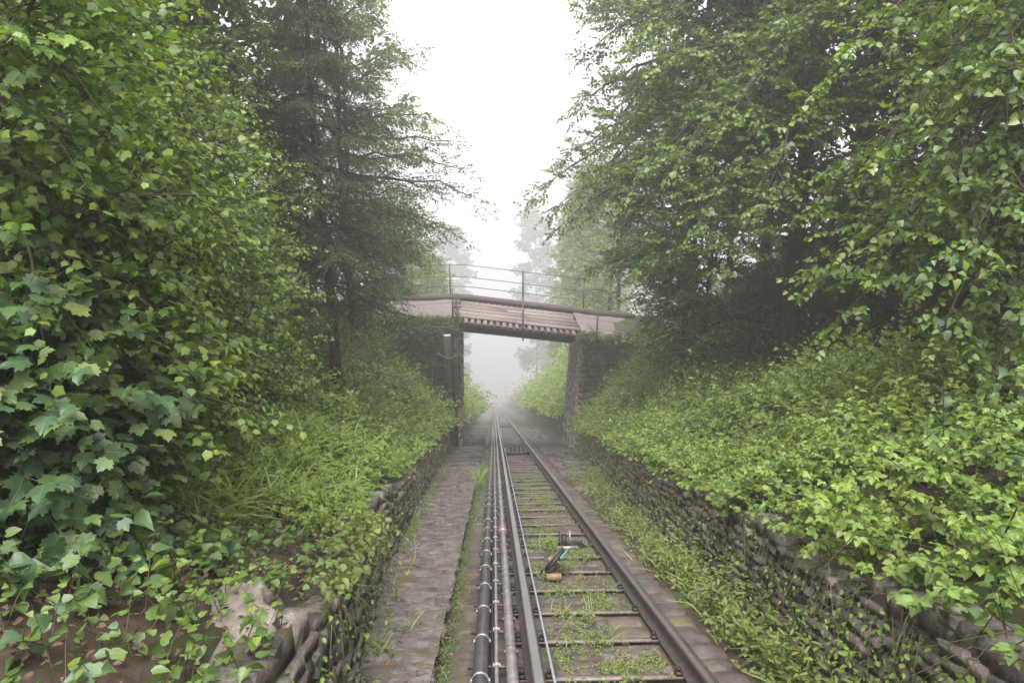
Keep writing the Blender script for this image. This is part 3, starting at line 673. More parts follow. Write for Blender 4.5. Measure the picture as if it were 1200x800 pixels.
for i in range(16):
    b = i * 4
    for q in ((0, 4, 5, 1), (2, 3, 7, 6), (1, 5, 7, 3), (0, 2, 6, 4)): F.append([b + z for z in q])
m.add(V, F); m.build('teal_rim', 'teal_paint', p)
m = MB(); m.tube([c0 - ax * 0.07, c0 + ax * 0.06], 0.022, 10); m.build('axle', 'rust_block', p)
m = MB(); m.add(np.array([T(x - 0.11, s - 0.02, -0.12), T(x - 0.03, s + 0.02, -0.12), T(x - 0.02, s + 0.16, 0.06), T(x - 0.08, s + 0.16, 0.06), T(x - 0.11, s - 0.02, -0.10), T(x - 0.03, s + 0.02, -0.10), T(x - 0.02, s + 0.16, 0.075), T(x - 0.08, s + 0.16, 0.075)]), [[0, 3, 2, 1], [4, 5, 6, 7], [0, 1, 5, 4], [1, 2, 6, 5], [2, 3, 7, 6], [3, 0, 4, 7]]); m.build('side_plate', 'rust_steel', p)
x, s = tlocal(track_of(664, 640))
p = thing('rope_roller', 'small dark rope roller with upright plate in a sump between the rails', 'roller', T(x, s, -0.13))
m = MB(); disc(m, T(x - 0.03, s, -0.05), (1, 0, 0), 0.085, 0.05); m.build('roller', 'dark_iron', p)
m = MB(); m.tbox(x + 0.03, x + 0.045, s - 0.04, s + 0.04, -0.13, 0.07); m.build('side_plate', 'zinc', p)
m = MB(); m.tbox(x - 0.09, x - 0.075, s - 0.04, s + 0.04, -0.13, 0.06); m.build('side_plate', 'dark_iron', p)
m = MB(); m.tbox(x - 0.12, x + 0.12, s - 0.11, s - 0.07, -0.13, -0.09); m.build('base_bar', 'zinc', p)
m = MB(); m.tbox(x - 0.22, x + 0.22, s + 0.05, s + 0.3, -0.14, -0.11); m.build('sump_plate', 'dark_iron', p)
for q, (px_, py_) in enumerate(((608, 532), (594, 500.5))):
    x, s = tlocal(track_of(px_, py_)); x = 0.73
    p = thing('rope_sheave_stand', ('stand of four upright rope guides just before the bridge', 'stand of four upright rope guides under the far side of the bridge')[q], 'rope guide', T(x, s, -0.13))
    m = MB(); m.tbox(x - 0.42, x + 0.42, s - 0.05, s + 0.05, -0.13, -0.04); m.build('base_bar', 'dark_iron', p)
    for d_ in (-0.2, -0.07, 0.07, 0.2):
        m = MB(); m.tbox(x + d_ - 0.022, x + d_ + 0.022, s - 0.04, s + 0.04, -0.04, 0.14 - abs(d_) * 0.25); m.tube(Tn([[x + d_ - 0.035, s, 0.10], [x + d_ + 0.035, s, 0.10]]), 0.02, 8); m.build('upright', 'dark_iron', p)

# ------------------------------------------------------------------ bridge
YN, YF = 22.3, 25.3
def dz(x, y=YN):
    x = np.asarray(x, float); base = np.where(x > -1.2, -3.60 - 0.125 * (x + 0.2), -3.475 - 0.02 * (-1.2 - x))
    return base + (y - YN) * 0.03
br = thing('footbridge', 'narrow timber decked footbridge on steel girders crossing over the track', 'bridge', (0.8, YN, float(dz(0.8))))
x0, x1 = -1.15, 2.95
def slant_box(mb, xa, xb, ya, yb, ha, hb, n=1):
    xs = np.linspace(xa, xb, n + 1); V = []
    for x in xs:
        for yy in (ya, yb):
            for hh in (ha, hb): V.append([x, yy, float(dz(x, yy)) + hh])
    F = []
    for i in range(n):
        b = i * 4
        for q in ((0, 4, 5, 1), (2, 3, 7, 6), (1, 5, 7, 3), (0, 2, 6, 4)): F.append([b + z for z in q])
    b = n * 4; F += [[0, 1, 3, 2], [b, b + 2, b + 3, b + 1]]
    mb.add(V, F); return mb
for ya, nm in ((YN + 0.14, 0), (YF - 0.32, 1), ((YN + YF) / 2, 2)):       # girders: web and two flanges each
    m = MB(); slant_box(m, x0 - 0.3, x1 + 0.25, ya - 0.09, ya + 0.09, -0.20, -0.175); slant_box(m, x0 - 0.3, x1 + 0.25, ya - 0.008, ya + 0.008, -0.40, -0.2); slant_box(m, x0 - 0.3, x1 + 0.25, ya - 0.09, ya + 0.09, -0.425, -0.40)
    m.build('girder', 'rust_steel', br)
m = MB(); slant_box(m, x0 - 0.15, x1 + 0.2, YN - 0.03, YN + 0.02, -0.27, -0.055); m.build('edge_beam', 'kerb_timber', br)
x = x0 - 0.05; k = 0
while x < x1 - 0.1:                                                    # cross boards whose ends show along the near edge
    m = MB(); slant_box(m, x, x + 0.125, YN - 0.06, YF - 0.1, -0.13, -0.065 + 0.006 * R.random()); m.build('cross_board', 'deck_board', br); x += 0.215; k += 1
yb = YN + 0.36
while yb < YF - 0.35:                                                    # long running boards
    w = 0.36; off = R.uniform(-0.2, 0.2); cut = R.uniform(0.4, 1.4)
    for a, b in ((x0 - 0.05 + off * 0.4, cut - 0.008), (cut + 0.008, x1 + off * 0.4)):
        m = MB(); hh = R.uniform(-0.006, 0.006); slant_box(m, a, b, yb, yb + w, -0.055, -0.005 + hh, 2); m.build('deck_board', 'deck_board', br)
    yb += w + 0.10
m = MB(); slant_box(m, -5.2, 5.4, YF - 0.16, YF, -0.06, 0.17, 20); m.build('kerb_beam', 'kerb_timber', br)
YB = YF + 0.03
tops = []
for px_ in (455, 527, 613, 685):
    a = at_y(px_, 312, YB); tz = float(dz(a[0], YB)); m = MB(); m.tube([(a[0], YB, tz - 0.1), (a[0], YB, tz + 1.30)], 0.035 if px_ == 613 else 0.028, 8); m.build('railing_post', 'rail_post', br); tops.append((a[0], tz))
xs_ = [-7.0] + [t[0] for t in tops] + [4.4]
for hh in (1.27, 0.82, 0.46):
    m = MB(); m.tube([(x, YB - 0.02, float(dz(x, YB)) + hh) for x in np.linspace(-7.0, 4.4, 24)], 0.014, 6); m.build('railing_bar', 'rail_post', br)
YP = YN - 0.09
for px_, lo in ((530, -0.06), (613, -0.50), (701, -0.05)):
    a = at_y(px_, 345, YP); tz = float(dz(a[0])); m = MB(); m.tube([(a[0], YP, tz + lo), (a[0], YP, tz + 1.02)], 0.026, 8); m.build('railing_post', 'rail_post', br)
for hh in (0.55,):
    m = MB(); m.tube([(x, YP, float(dz(x)) + hh - 0.03 * math.sin(x * 2)) for x in np.linspace(-3.2, 5.0, 20)], 0.006, 5); m.build('railing_wire', 'rail_post', br)
# the lane on both sides
def lane(name, xa, xb, label, mat='road_gravel'):
    xs = np.linspace(xa, xb, 24); ys = np.linspace(YN - 0.02, YF + 0.25, 6); V = [[x, y, float(dz(x, y)) - 0.02 + 0.03 * math.sin(x * 3 + y * 2)] for x in xs for y in ys]; n = len(ys)
    i = np.arange(len(xs) - 1)[:, None] * n + np.arange(n - 1)[None]; F = np.stack([i, i + n, i + n + 1, i + 1], -1).reshape(-1, 4)
    link(name, fast_mesh(name, V, F, mat, True), kind='structure', label=label)
lane('lane', -14.0, x0 - 0.1, 'pale gravel lane leading onto the bridge'); lane('lane', x1 + 0.05, 14.0, 'pale gravel lane beyond the bridge')
m = MB(); slant_box(m, 3.45, 4.9, YN - 0.25, YN + 0.75, -0.14, 0.02); o = m.build('cap_slab', 'cap_concrete', None, label='mossy concrete cap slab at the end of the bridge', cat='slab')
m = MB(); slant_box(m, 3.0, 3.42, YN - 0.1, YN + 1.1, -0.05, 0.03); m.build('kerb_slab', 'cap_concrete', None, label='small tilted concrete slab next to the ivy topped pier', cat='slab')

def abutment(side, label, xin_top, xin_bot, xout, ya, yb, lim, face_h=0.3):
    zt = float(dz(xin_top)) - 0.16
    t = thing('bridge_abutment', label, 'abutment', (xin_bot, ya, -S * ya - 0.4))
    zb0, zb1 = -S * ya - 0.6, -S * yb - 0.8
    V = np.array([[xin_bot, ya, zb0], [xin_bot, yb, zb1], [xout, yb, zb1], [xout, ya, zb0], [xin_top, ya, zt], [xin_top, yb, zt], [xout, yb, zt], [xout, ya, zt]])
    m = MB(); m.add(V, [[0, 3, 2, 1], [4, 5, 6, 7], [0, 1, 5, 4], [1, 2, 6, 5], [2, 3, 7, 6], [3, 0, 4, 7]]); m.build('abutment_core', 'wall_core', t)
    sp = []; z = -S * yb - 0.3
    while z < zt - 0.04:
        ch = R.uniform(0.15, 0.24); zc = z + ch / 2; f = (zc - zb0) / (zt - zb0); xi = xin_bot + (xin_top - xin_bot) * f
        y = ya - 0.02
        while y < yb:                                                   # face towards the track
            ln = R.uniform(0.2, 0.42); yc = min(y + ln / 2, yb - 0.1)
            if zc > -S * yc - 0.35: sp.append((frame(XA, np.array([0, 1, 0]), np.array([0, 0, 1]), (0.22, ln * 1.0, ch * 1.0), (xi + side * 0.09 + R.uniform(-.015, .015), yc, zc)), 0 + R.random()))
            y += ln
        x = xi; 
        while abs(x - xi) < abs(xout - xi):                             # face towards the camera
            ln = R.uniform(0.18, 0.4); xc = x + side * ln / 2
            if zc > float(gz(xc, ya)) - 0.6: sp.append((frame(XA, np.array([0, 1, 0]), np.array([0, 0, 1]), (ln * 1.0, 0.22, ch * 1.0), (xc, ya + 0.09 + R.uniform(-.015, .015), zc)), abs(xc - xi)))
            x += side * ln
        z += ch
    place_stones(sp, 'abutment_stone', t, 'stone', limit=lim, rough=0.08, p=0.08)
    return t
abutment(1, 'tall stone abutment with a pale masonry face toward the rails', 2.98, 2.80, 6.2, YN - 0.25, YF + 0.2, 300)
abutment(-1, 'ivy covered stone abutment behind the wooden pole', -1.16, -1.22, -5.2, YN - 0.1, YF + 0.2, 220)
# wooden pole and timber stop in front of the ivy abutment
pz = at_y(524, 393, 21.7); g0 = float(gz(pz[0], 21.7))
p = thing('wooden_pole', 'short round wooden pole with a pale cut top', 'pole', (pz[0], 21.7, g0))
m = MB(); m.tube([(pz[0], 21.7, g0 - 0.4), (pz[0], 21.7, pz[2] - 0.02)], [0.14, 0.125], 14); m.build('shaft', 'pole_wood', p, smooth=True)
m = MB(); m.tube([(pz[0], 21.7, pz[2] - 0.018), (pz[0], 21.7, pz[2] + 0.02)], 0.128, 14); m.build('cut_top', 'cut_wood', p)
m = MB(); m.tube([(pz[0] - 0.35, 21.6, pz[2] - 0.55), (pz[0] - 0.1, 21.54, pz[2] - 0.72), (pz[0] + 0.15, 21.55, pz[2] - 0.74), (pz[0] + 0.38, 21.62, pz[2] - 0.6)], 0.028, 6); m.build('strap', 'rail_post', p)
m = MB(); m.tube([(pz[0] - 1.2, 21.55, pz[2] - 0.75), (pz[0], 21.5, pz[2] - 1.0), (pz[0] + 0.4, 21.55, pz[2] - 1.2), (pz[0] + 0.42, 21.6, pz[2] - 1.6)], 0.012, 5); m.build('cable', 'dark_iron', p)
m = MB(); m.tube([(-1.30, 21.9, -S * 21.9 - 0.2), (-1.27, 21.95, -4.05)], 0.07, 8); m.build('timber_post', 'pole_wood', None, label='tall timber post against the edge of the ivy covered abutment', cat='post')

# ------------------------------------------------------------------ trees
def tree(name, label, x, y, height, r, n_limb, h0, reach, tmpl, mat, K, size, n_sec=10, sec=1.0, twigs=4, tw_len=0.4, targets=(), lean=(0, 0), bias=None,
         group=None, young=0.06, yt=0.25, bark='bark', rise=0.12, single=0, cat='tree', droop=0.12, trim=None, ldroop=0.28, jit=0.55, tw_wood=True, wild=1.0):
    z = float(gz(x, y)) - 0.15
    t = thing(name, label, cat, (x, y, z), group)
    wd = MB(); tw = MB(); n = 10; q = np.linspace(0, 1, n); ph = R.uniform(0, 6)
    tp = np.stack([x + lean[0] * q * height + 0.05 * height * 0.15 * np.sin(q * 5 + ph), y + lean[1] * q * height + 0.05 * height * 0.15 * np.cos(q * 4 + ph), z + q * height], 1)
    wd.tube(tp, r * (1 - 0.88 * q) * np.where(q < 0.06, 1.3, 1.0), 9)
    acc = []; at = lambda f: np.array([np.interp(f, q, tp[:, i]) for i in range(3)])
    for i in range(n_limb):
        f = h0 + (0.99 - h0) * (i + R.random()) / n_limb; az = i * 2.4 + R.uniform(-0.5, 0.5)
        if bias is not None and R.random() < bias[1]: az = bias[0] + R.gauss(0, 0.6)
        g = (f - h0) / (1 - h0); env = (0.55 + 0.9 * g - 1.2 * g * g) * reach * R.uniform(0.75, 1.2)
        p0 = at(f); p1 = p0 + np.array([math.cos(az) * env, math.sin(az) * env, env * (R.uniform(-0.25, 0.35) * wild + 0.55 * g)])
        if p1[2] < gz(p1[0], p1[1]) + 0.5: p1[2] = float(gz(p1[0], p1[1])) + 0.5
        limb(acc, wd, p0, p1, max(0.02, r * 0.32 * (1 - 0.6 * g)), rise, n_sec, sec, twigs, tw_len, droop=droop)
    for (px_, py_, Y, f) in targets:
        p1 = at_y(px_, py_, Y); limb(acc, wd, at(f), p1, r * 0.28, rise, n_sec + 2, sec * 0.9, twigs, tw_len, droop=droop)
    lv = Leaves()
    if trim is not None: acc = [a for a in acc if trim(a[0])]
    leaf_twigs(acc, lv, tw if tw_wood else None, K, size, young, yt, ldroop=ldroop, jit=jit)
    wd.build('trunk', bark, t, smooth=True); tw_wood and tw.build('twigs', bark, t, kind='stuff')
    lv.build(tmpl, mat, t, 'crown', single=single)
    return t
PI = math.pi
# right side, near to far
tree('lime_tree', 'lime tree with grey sheened leaves reaching over the bramble bank', 6.2, 7.2, 9.5, 0.16, 20, 0.26, 3.2, 'heart', 'lime_leaf', 13, 0.072, 14, 0.9, 8, 0.42,
     targets=[(1000, 195, 6.0, .50), (990, 300, 5.8, .34), (1010, 345, 5.2, .30), (1060, 260, 5.0, .40), (1130, 330, 4.6, .32), (1090, 200, 5.0, .46), (1160, 240, 4.4, .42), (1180, 390, 4.6, .26)], bias=(PI, 0.35), single=230, young=0.05)
tree('lime_tree', 'leaning lime tree whose bright top branches hang high above the brambles', 6.0, 5.0, 9.0, 0.14, 12, 0.55, 2.8, 'heart', 'lime_leaf', 13, 0.072, 13, 0.9, 8, 0.4,
     targets=[(1000, 60, 5.2, .60), (1080, 110, 4.8, .58), (1110, 20, 5.0, .62), (1170, 60, 4.5, .6), (1030, 10, 5.5, .66), (1150, 150, 4.8, .55)], bias=(PI, 0.3), single=120, young=0.12)
tree('linden_tree', 'tall linden with layered bright leaves leaning toward the bridge', 6.1, 13.4, 14.5, 0.19, 46, 0.24, 4.4, 'heart', 'lime_leaf', 13, 0.102, 16, 1.1, 9, 0.42,
     targets=[(740, 60, 13, .62), (720, 130, 13, .56), (700, 185, 14, .52), (690, 215, 15, .5), (745, 215, 12, .46), (800, 180, 11, .50), (770, 290, 12, .38), (830, 240, 10.5, .42), (860, 130, 10.5, .52), (760, 20, 12.5, .68), (850, 300, 10.5, .36), (900, 220, 10, .42)], bias=(PI, 0.45), young=0.08, yt=0.3, single=120)
tree('hazel_bush', 'dense hazel bush filling the shade under the linden', 5.0, 15.6, 6.5, 0.09, 34, 0.08, 2.2, 'heart', 'lime_leaf', 9, 0.11, 10, 0.9, 7, 0.4, bias=(PI, 0.4), young=0.04, targets=[(790, 380, 14.6, .4), (820, 340, 14, .5), (780, 330, 14.8, .6), (850, 380, 13.6, .35)])
tree('hornbeam_tree', 'hornbeam with low branches sweeping over the right end of the bridge', 5.4, 18.2, 14.5, 0.18, 44, 0.14, 3.8, 'oval', 'beech_leaf', 13, 0.11, 16, 1.1, 9, 0.4,
     targets=[(628, 228, 17.5, .44), (650, 245, 17.0, .42), (665, 180, 17.5, .5), (680, 120, 17.5, .58), (690, 60, 17.5, .66), (700, 10, 17, .74), (760, 330, 17, .3), (770, 390, 17, .22), (735, 270, 17, .38), (660, 262, 17.5, .40), (705, 235, 17, .44)], bias=(PI, 0.4), young=0.06, tw_wood=False)
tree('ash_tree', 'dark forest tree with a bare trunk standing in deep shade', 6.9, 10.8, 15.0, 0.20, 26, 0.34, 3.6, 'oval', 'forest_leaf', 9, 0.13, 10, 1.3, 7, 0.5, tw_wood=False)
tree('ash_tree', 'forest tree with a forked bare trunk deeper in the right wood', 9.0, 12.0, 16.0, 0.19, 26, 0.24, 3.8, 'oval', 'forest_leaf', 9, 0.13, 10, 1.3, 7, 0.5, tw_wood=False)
# wood behind, right
RB = [(12.4, 11.3), (9.2, 13.8), (13.2, 16.8), (8.4, 16.0), (10.5, 8.0), (11.5, 14.0), (8.5, 21.0), (12.5, 19.0), (14.5, 10.5), (15.0, 15.5), (10.0, 4.5), (13.0, 25.0), (9.5, 27.0)]
for i, (x, y) in enumerate(RB):
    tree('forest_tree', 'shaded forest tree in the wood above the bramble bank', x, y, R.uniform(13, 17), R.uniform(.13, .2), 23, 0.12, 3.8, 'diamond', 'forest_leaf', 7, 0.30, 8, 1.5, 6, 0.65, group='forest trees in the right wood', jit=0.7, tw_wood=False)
# right side beyond the bridge
for i, (x, y, h, lab) in enumerate([(5.4, 28.5, 8.0, 'pale green tree right behind the bridge railing'), (6.0, 34, 10, 'hazy light green tree down the line on the right bank'), (6.4, 42, 11, 'fog veiled tree farther down the right bank'), (6.4, 52, 12, 'faint tree in thick fog down the right bank'), (7.5, 64, 13, 'barely visible tree deep in the fog above the right bank')]):
    tree('bank_tree', lab, x, y, h, 0.14, 26, 0.10, 2.9, 'oval' if y < 36 else 'diamond', 'lime_leaf', 9, 0.14 if y < 36 else 0.26, 8, 1.0, 5, 0.42, young=0.25, bias=(PI, 0.3), tw_wood=False)
# left side
tree('beech_tree', 'small leaved beech spreading over the left end of the bridge', -3.9, 18.6, 10.0, 0.13, 30, 0.20, 3.0, 'oval', 'beech_leaf', 9, 0.09, 14, 0.95, 8, 0.4,
     targets=[(560, 232, 18.3, .52), (545, 200, 18.0, .56), (530, 165, 17.6, .62), (520, 265, 18.3, .46), (490, 300, 18.5, .40), (540, 280, 18.5, .45), (470, 320, 18.5, .38), (500, 140, 17.6, .66), (440, 290, 17.5, .42), (510, 225, 17.5, .52)], bias=(0, 0.3), young=0.12, yt=0.2, droop=0.2, tw_wood=False)
tree('hazel_tree', 'leafy broadleaf tree with yellow green sprays behind the maple saplings', -4.9, 9.6, 9.5, 0.13, 30, 0.2, 3.0, 'oval', 'lime_leaf', 9, 0.105, 13, 0.95, 8, 0.42,
     targets=[(230, 60, 8.6, .62), (260, 30, 9, .66), (190, 90, 7.5, .6), (160, 30, 8, .66), (290, 20, 10, .68), (250, 90, 8.6, .58)], bias=(-0.6, 0.3), young=0.14)
LB_ = [(-5.4, 14.6), (-6.2, 12.0), (-8.5, 9.5), (-7.2, 18.5), (-9.5, 14.5), (-6.8, 6.2), (-11.5, 11.5), (-10.5, 19.5), (-13.5, 15.5), (-9.2, 4.2), (-6.0, 23.0 + 6)]
for i, (x, y) in enumerate(LB_):
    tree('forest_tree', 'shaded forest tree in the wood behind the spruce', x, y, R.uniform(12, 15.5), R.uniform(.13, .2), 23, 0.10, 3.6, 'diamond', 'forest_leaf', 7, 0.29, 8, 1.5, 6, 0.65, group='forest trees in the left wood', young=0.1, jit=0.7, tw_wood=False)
for i, (x, y, h, lab) in enumerate([(-4.4, 28.0, 7.0, 'pale green tree behind the left end of the bridge'), (-4.2, 35, 8, 'hazy tree down the line on the left bank'), (-4.4, 45, 8, 'fog veiled tree farther down the left bank'), (-5.0, 57, 9, 'faint tree deep in fog down the left bank')]):
    tree('bank_tree', lab, x, y, h, 0.12, 24, 0.10, 2.4, 'oval' if y < 36 else 'diamond', 'lime_leaf', 9, 0.14 if y < 36 else 0.26, 8, 1.0, 5, 0.42, young=0.22, tw_wood=False)
for i, (x, y, h) in enumerate([(14.0, 98, 26), (-12, 104, 20), (17, 112, 28), (9.0, 140, 36), (-9.0, 146, 34), (22, 126, 32)]):
    tree('valley_tree', 'dim tree silhouette in the fog at the foot of the line', x, y, h, 0.25, 34, 0.10, 5.5, 'diamond', 'forest_leaf', 8, 0.85, 9, 2.2, 5, 1.0, group='fogbound trees at the foot of the line', tw_wood=False, jit=0.8)

# spruce
def spruce(name, label, x, y, height, r, n_wh, reach, seed=1, dens=1.0, z_low=0.16):
    z = float(gz(x, y)) - 0.2; t = thing(name, label, 'spruce', (x, y, z)); wd = MB(); lv = Leaves()
    q = np.linspace(0, 1, 12); tp = np.stack([x + 0.05 * np.sin(q * 7), y + 0.04 * np.cos(q * 6), z + q * height], 1)
    wd.tube(tp, r * (1 - 0.9 * q), 10)
    SB, SD, SLn = [], [], []
    for i in range(n_wh):
        f = z_low + (0.985 - z_low) * (i + R.random() * 0.6) / n_wh; L = reach * (1.0 - f) ** 0.75 * 1.12 + 0.12
        p0 = np.array([np.interp(f, q, tp[:, k]) for k in range(3)])
        for b in range(R.choice((4, 5, 5, 6))):
            az = b * 2 * PI / 5 + i * 0.9 + R.uniform(-.3, .3); ln = L * R.uniform(0.65, 1.15)
            d = np.array([math.cos(az), math.sin(az), 0.0]); m = 9; u = np.linspace(0, 1, m)[:, None]
            c = p0 + d * ln * u + np.array([0, 0, 1]) * ln * (0.06 * u - 0.42 * u ** 1.6 + 0.20 * u ** 4)
            wd.tube(c, (0.006 + 0.016 * ln / 2.4) * (1 - 0.85 * u[:, 0]) + 0.002, 4, cap=False)
            sd_ = np.array([-d[1], d[0], 0]); ns = int(ln * 26 * dens) + 2
            for k in range(ns):
                uu = 0.12 + 0.88 * (k + R.random()) / ns; pp = np.array([np.interp(uu, u[:, 0], c[:, w]) for w in range(3)])
                sgn = 1 if k % 2 else -1; dd = d * R.uniform(0.3, 0.7) + sd_ * sgn * R.uniform(0.4, 1.0) + np.array([0, 0, -R.uniform(0.15, 0.95)])
                l2 = (0.26 + 0.34 * (1 - uu)) * R.uniform(0.6, 1.3) * min(1.0, ln / 1.2 + 0.3)
                SB.append(pp); SD.append(dd); SLn.append(l2)
                if l2 > 0.28:
                    ddn = dd / np.linalg.norm(dd)
                    for e in (0.35, 0.6, 0.8):
                        SB.append(pp + ddn * l2 * e); SD.append(ddn + np.array([R.gauss(0, .6), R.gauss(0, .6), -0.25])); SLn.append(l2 * R.uniform(0.3, 0.5))
            SB.append(c[-2]); SD.append(c[-1] - c[-2]); SLn.append(0.2)
    SB = np.array(SB); SD = unit(np.array(SD)); SLn = np.array(SLn); n = len(SB); K = 15
    prisms(wd, SB, SB + SD * SLn[:, None] - np.array([0, 0, 0.15]) * SLn[:, None], 0.004, 0.002)
    tt = (np.arange(K)[None] + rng.random((n, K))) / K; P = SB[:, None] + SD[:, None] * (SLn[:, None] * tt)[..., None] - np.array([0, 0, 0.15]) * (SLn[:, None] * tt * tt)[..., None]
    rd = rng.normal(size=P.shape); rd -= SD[:, None] * np.sum(rd * SD[:, None], 2, keepdims=True); rd = unit(rd)
    D = unit(SD[:, None] * 0.75 + rd * 0.8); tip = (tt > 0.75) * 0.35
    lv.add(P.reshape(-1, 3), D.reshape(-1, 3), rng.normal(size=(n * K, 3)), 0.040 * rng.uniform(0.7, 1.3, n * K), (tip * rng.random((n, 1))).ravel())
    wd.build('trunk', 'spruce_bark', t, smooth=True); lv.build('needle', 'needle', t, 'crown')
    return t
spruce('spruce_tree', 'dark drooping spruce with a bare lower trunk on the bank', -3.05, 12.5, 9.2, 0.12, 20, 2.25, z_low=0.25, dens=1.15)

# ------------------------------------------------------------------ maple saplings on the left bank
def sapling(name, label, x, y, height, nl, reach, size, mat='maple_leaf', targets=(), single=120, K=7, young=0.16, yt=0.55, tw=0.34, low=0.1, tmpl='maple', bias=(-0.3, 0.3), nsec=5, group=None):
    return tree(name, label, x, y, height, 0.018 + 0.006 * height, nl, low, reach, tmpl, mat, K, size, nsec, 0.55, 6, tw, targets=targets, bias=bias, young=young, yt=yt, bark='stem', single=single, cat='sapling', ldroop=0.42, jit=0.5, group=group, wild=0.5)
sapling('maple_sapling', 'maple sapling with big bright leaves crowding the car window', -2.25, 3.3, 3.3, 24, 1.0, 0.058, targets=[(60, 150, 2.9, .7), (120, 230, 3.2, .62), (40, 330, 2.7, .5), (150, 330, 3.2, .5), (90, 90, 3.0, .78)], single=170)
sapling('maple_sapling', 'maple sapling leaning out with fresh lime green tips in front of the spruce', -2.9, 5.2, 3.6, 25, 1.2, 0.058, targets=[(250, 170, 5.2, .8), (262, 240, 5.4, .7), (310, 300, 5.8, .6), (240, 120, 5, .84), (320, 370, 5.8, .46), (280, 330, 5.2, .5)], single=170)
sapling('maple_sapling', 'wide maple sapling whose lower leaves spill onto the grass', -3.0, 6.8, 2.9, 25, 1.2, 0.058, targets=[(330, 420, 6.6, .5), (345, 470, 6.8, .4), (300, 480, 6, .36), (335, 385, 6.8, .6), (350, 350, 7.4, .66)], single=130)
sapling('maple_sapling', 'low maple shrub with large blue green leaves above the leaf litter', -2.12, 2.75, 0.72, 22, 0.36, 0.105, mat='dark_maple_leaf', targets=[(100, 590, 2.7, .6), (110, 640, 2.6, .4), (40, 650, 2.4, .5), (30, 560, 2.4, .8), (140, 610, 2.8, .6), (100, 555, 2.7, .8)], single=100, young=0.02, yt=0.05, K=4)
sapling('maple_sapling', 'tall thin maple sapling deep in the thicket', -3.7, 4.7, 4.6, 34, 1.25, 0.064, single=90)
sapling('maple_sapling', 'tall maple sapling between the thicket and the broadleaf tree', -4.4, 7.2, 4.8, 34, 1.3, 0.064, single=60)
sapling('maple_sapling', 'bushy maple sapling at the foot of the spruce', -3.5, 9.0, 2.7, 30, 1.1, 0.066, targets=[(350, 450, 9, .5), (330, 400, 9, .7)], single=60)
sapling('elder_shrub', 'elder shrub with narrow paired leaflets among the maples', -2.55, 4.2, 2.4, 24, 0.9, 0.085, tmpl='narrow', K=8, single=100, tw=0.3, young=0.15, targets=[(120, 300, 3.9, .8), (160, 400, 4, .6), (110, 480, 3.6, .5), (200, 440, 4.2, .6)])
sapling('elder_shrub', 'light leafy shrub pushing between the maple leaves', -2.75, 4.6, 3.3, 22, 1.0, 0.06, tmpl='oval', mat='bramble_leaf', K=9, single=60, tw=0.3, young=0.1, targets=[(150, 120, 4.4, .8), (200, 200, 4.6, .7), (60, 230, 4.2, .6), (180, 270, 4.4, .6), (250, 400, 4.8, .5)])
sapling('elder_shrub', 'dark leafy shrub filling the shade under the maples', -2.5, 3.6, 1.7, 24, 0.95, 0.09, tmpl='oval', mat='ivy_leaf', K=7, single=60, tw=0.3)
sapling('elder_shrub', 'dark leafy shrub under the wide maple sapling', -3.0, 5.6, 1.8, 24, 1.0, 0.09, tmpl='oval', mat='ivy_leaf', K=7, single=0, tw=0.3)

# ------------------------------------------------------------------ bramble banks
def thicket(name, label, area, n, L, size, K=7, mat='bramble_leaf', tmpl='oval', tri=True, young=0.1, arch=0.35, single=0, lean=(-0.5, 0.0), cat='bramble', yt=0.2, up=1.0, group=None, dead=0.0):
    """area: function giving n points (x,y) on the bank"""
    xy = area(n); z = gz(xy[:, 0], xy[:, 1]); Bp = np.stack([xy[:, 0], xy[:, 1], z - 0.02], 1); c = Bp.mean(0)
    t = thing(name, label, cat, tuple(map(float, c)), group)
    D = rng.normal(size=(len(xy), 3)) * 0.55; D[:, 2] = np.abs(D[:, 2]) + up; D[:, 0] += lean[0]; D[:, 1] += lean[1]
    lv = Leaves(); mb = MB(); Ls = L * rng.uniform(0.5, 1.25, len(xy)) * (1 + 0.62 * np.sin(xy[:, 0] * 2.1 + 0.6 * xy[:, 1]) * np.sin(xy[:, 1] * 1.7 + 1.1))
    cl = 0.14 * np.sin(xy[:, 0] * 3.1 + 1) * np.sin(xy[:, 1] * 2.3) + rng.normal(size=len(xy)) * 0.13
    stems(lv, mb, Bp, D, Ls, arch, K, size, young=np.clip(young + cl, 0, 1), tri=tri, yt=yt, t0=0.12, ldroop=0.3, jit=0.62, seg=2, vary=1.0)
    mb.build('canes', 'stem', t, kind='stuff'); lv.build(tmpl, mat, t, 'foliage', single=single)
    return t
def patch(xa, xb, ya, yb, f=None):
    def g(n):
        x = rng.uniform(xa, xb, n); y = rng.uniform(ya, yb, n); e = ((x - (xa + xb) / 2) / (xb - xa) * 2) ** 4 + ((y - (ya + yb) / 2) / (yb - ya) * 2) ** 4
        k = e < 1.15
        return np.stack([x[k], y[k]], 1)
    return g
def along(side, ya, yb, d0, d1):
    def g(n):
        y = rng.uniform(ya, yb, n); d = rng.uniform(d0, d1, n); x = (xr(y) + d) if side > 0 else (xl(y) - d)
        return np.stack([x, y], 1)
    return g
RL = ['bramble bush drooping over the wall above the white flowers', 'bramble bush with large pale leaves high on the bank', 'bramble bush hanging over the dark middle stretch of wall', 'thick bramble bush under the shaded tree trunks', 'bramble bush over the mossy stretch of wall', 'bramble bush crowned by one tall bare shoot', 'fine leaved bramble bush against the stone abutment', 'fine leaved bramble bush under the hornbeam branches']
k = 0
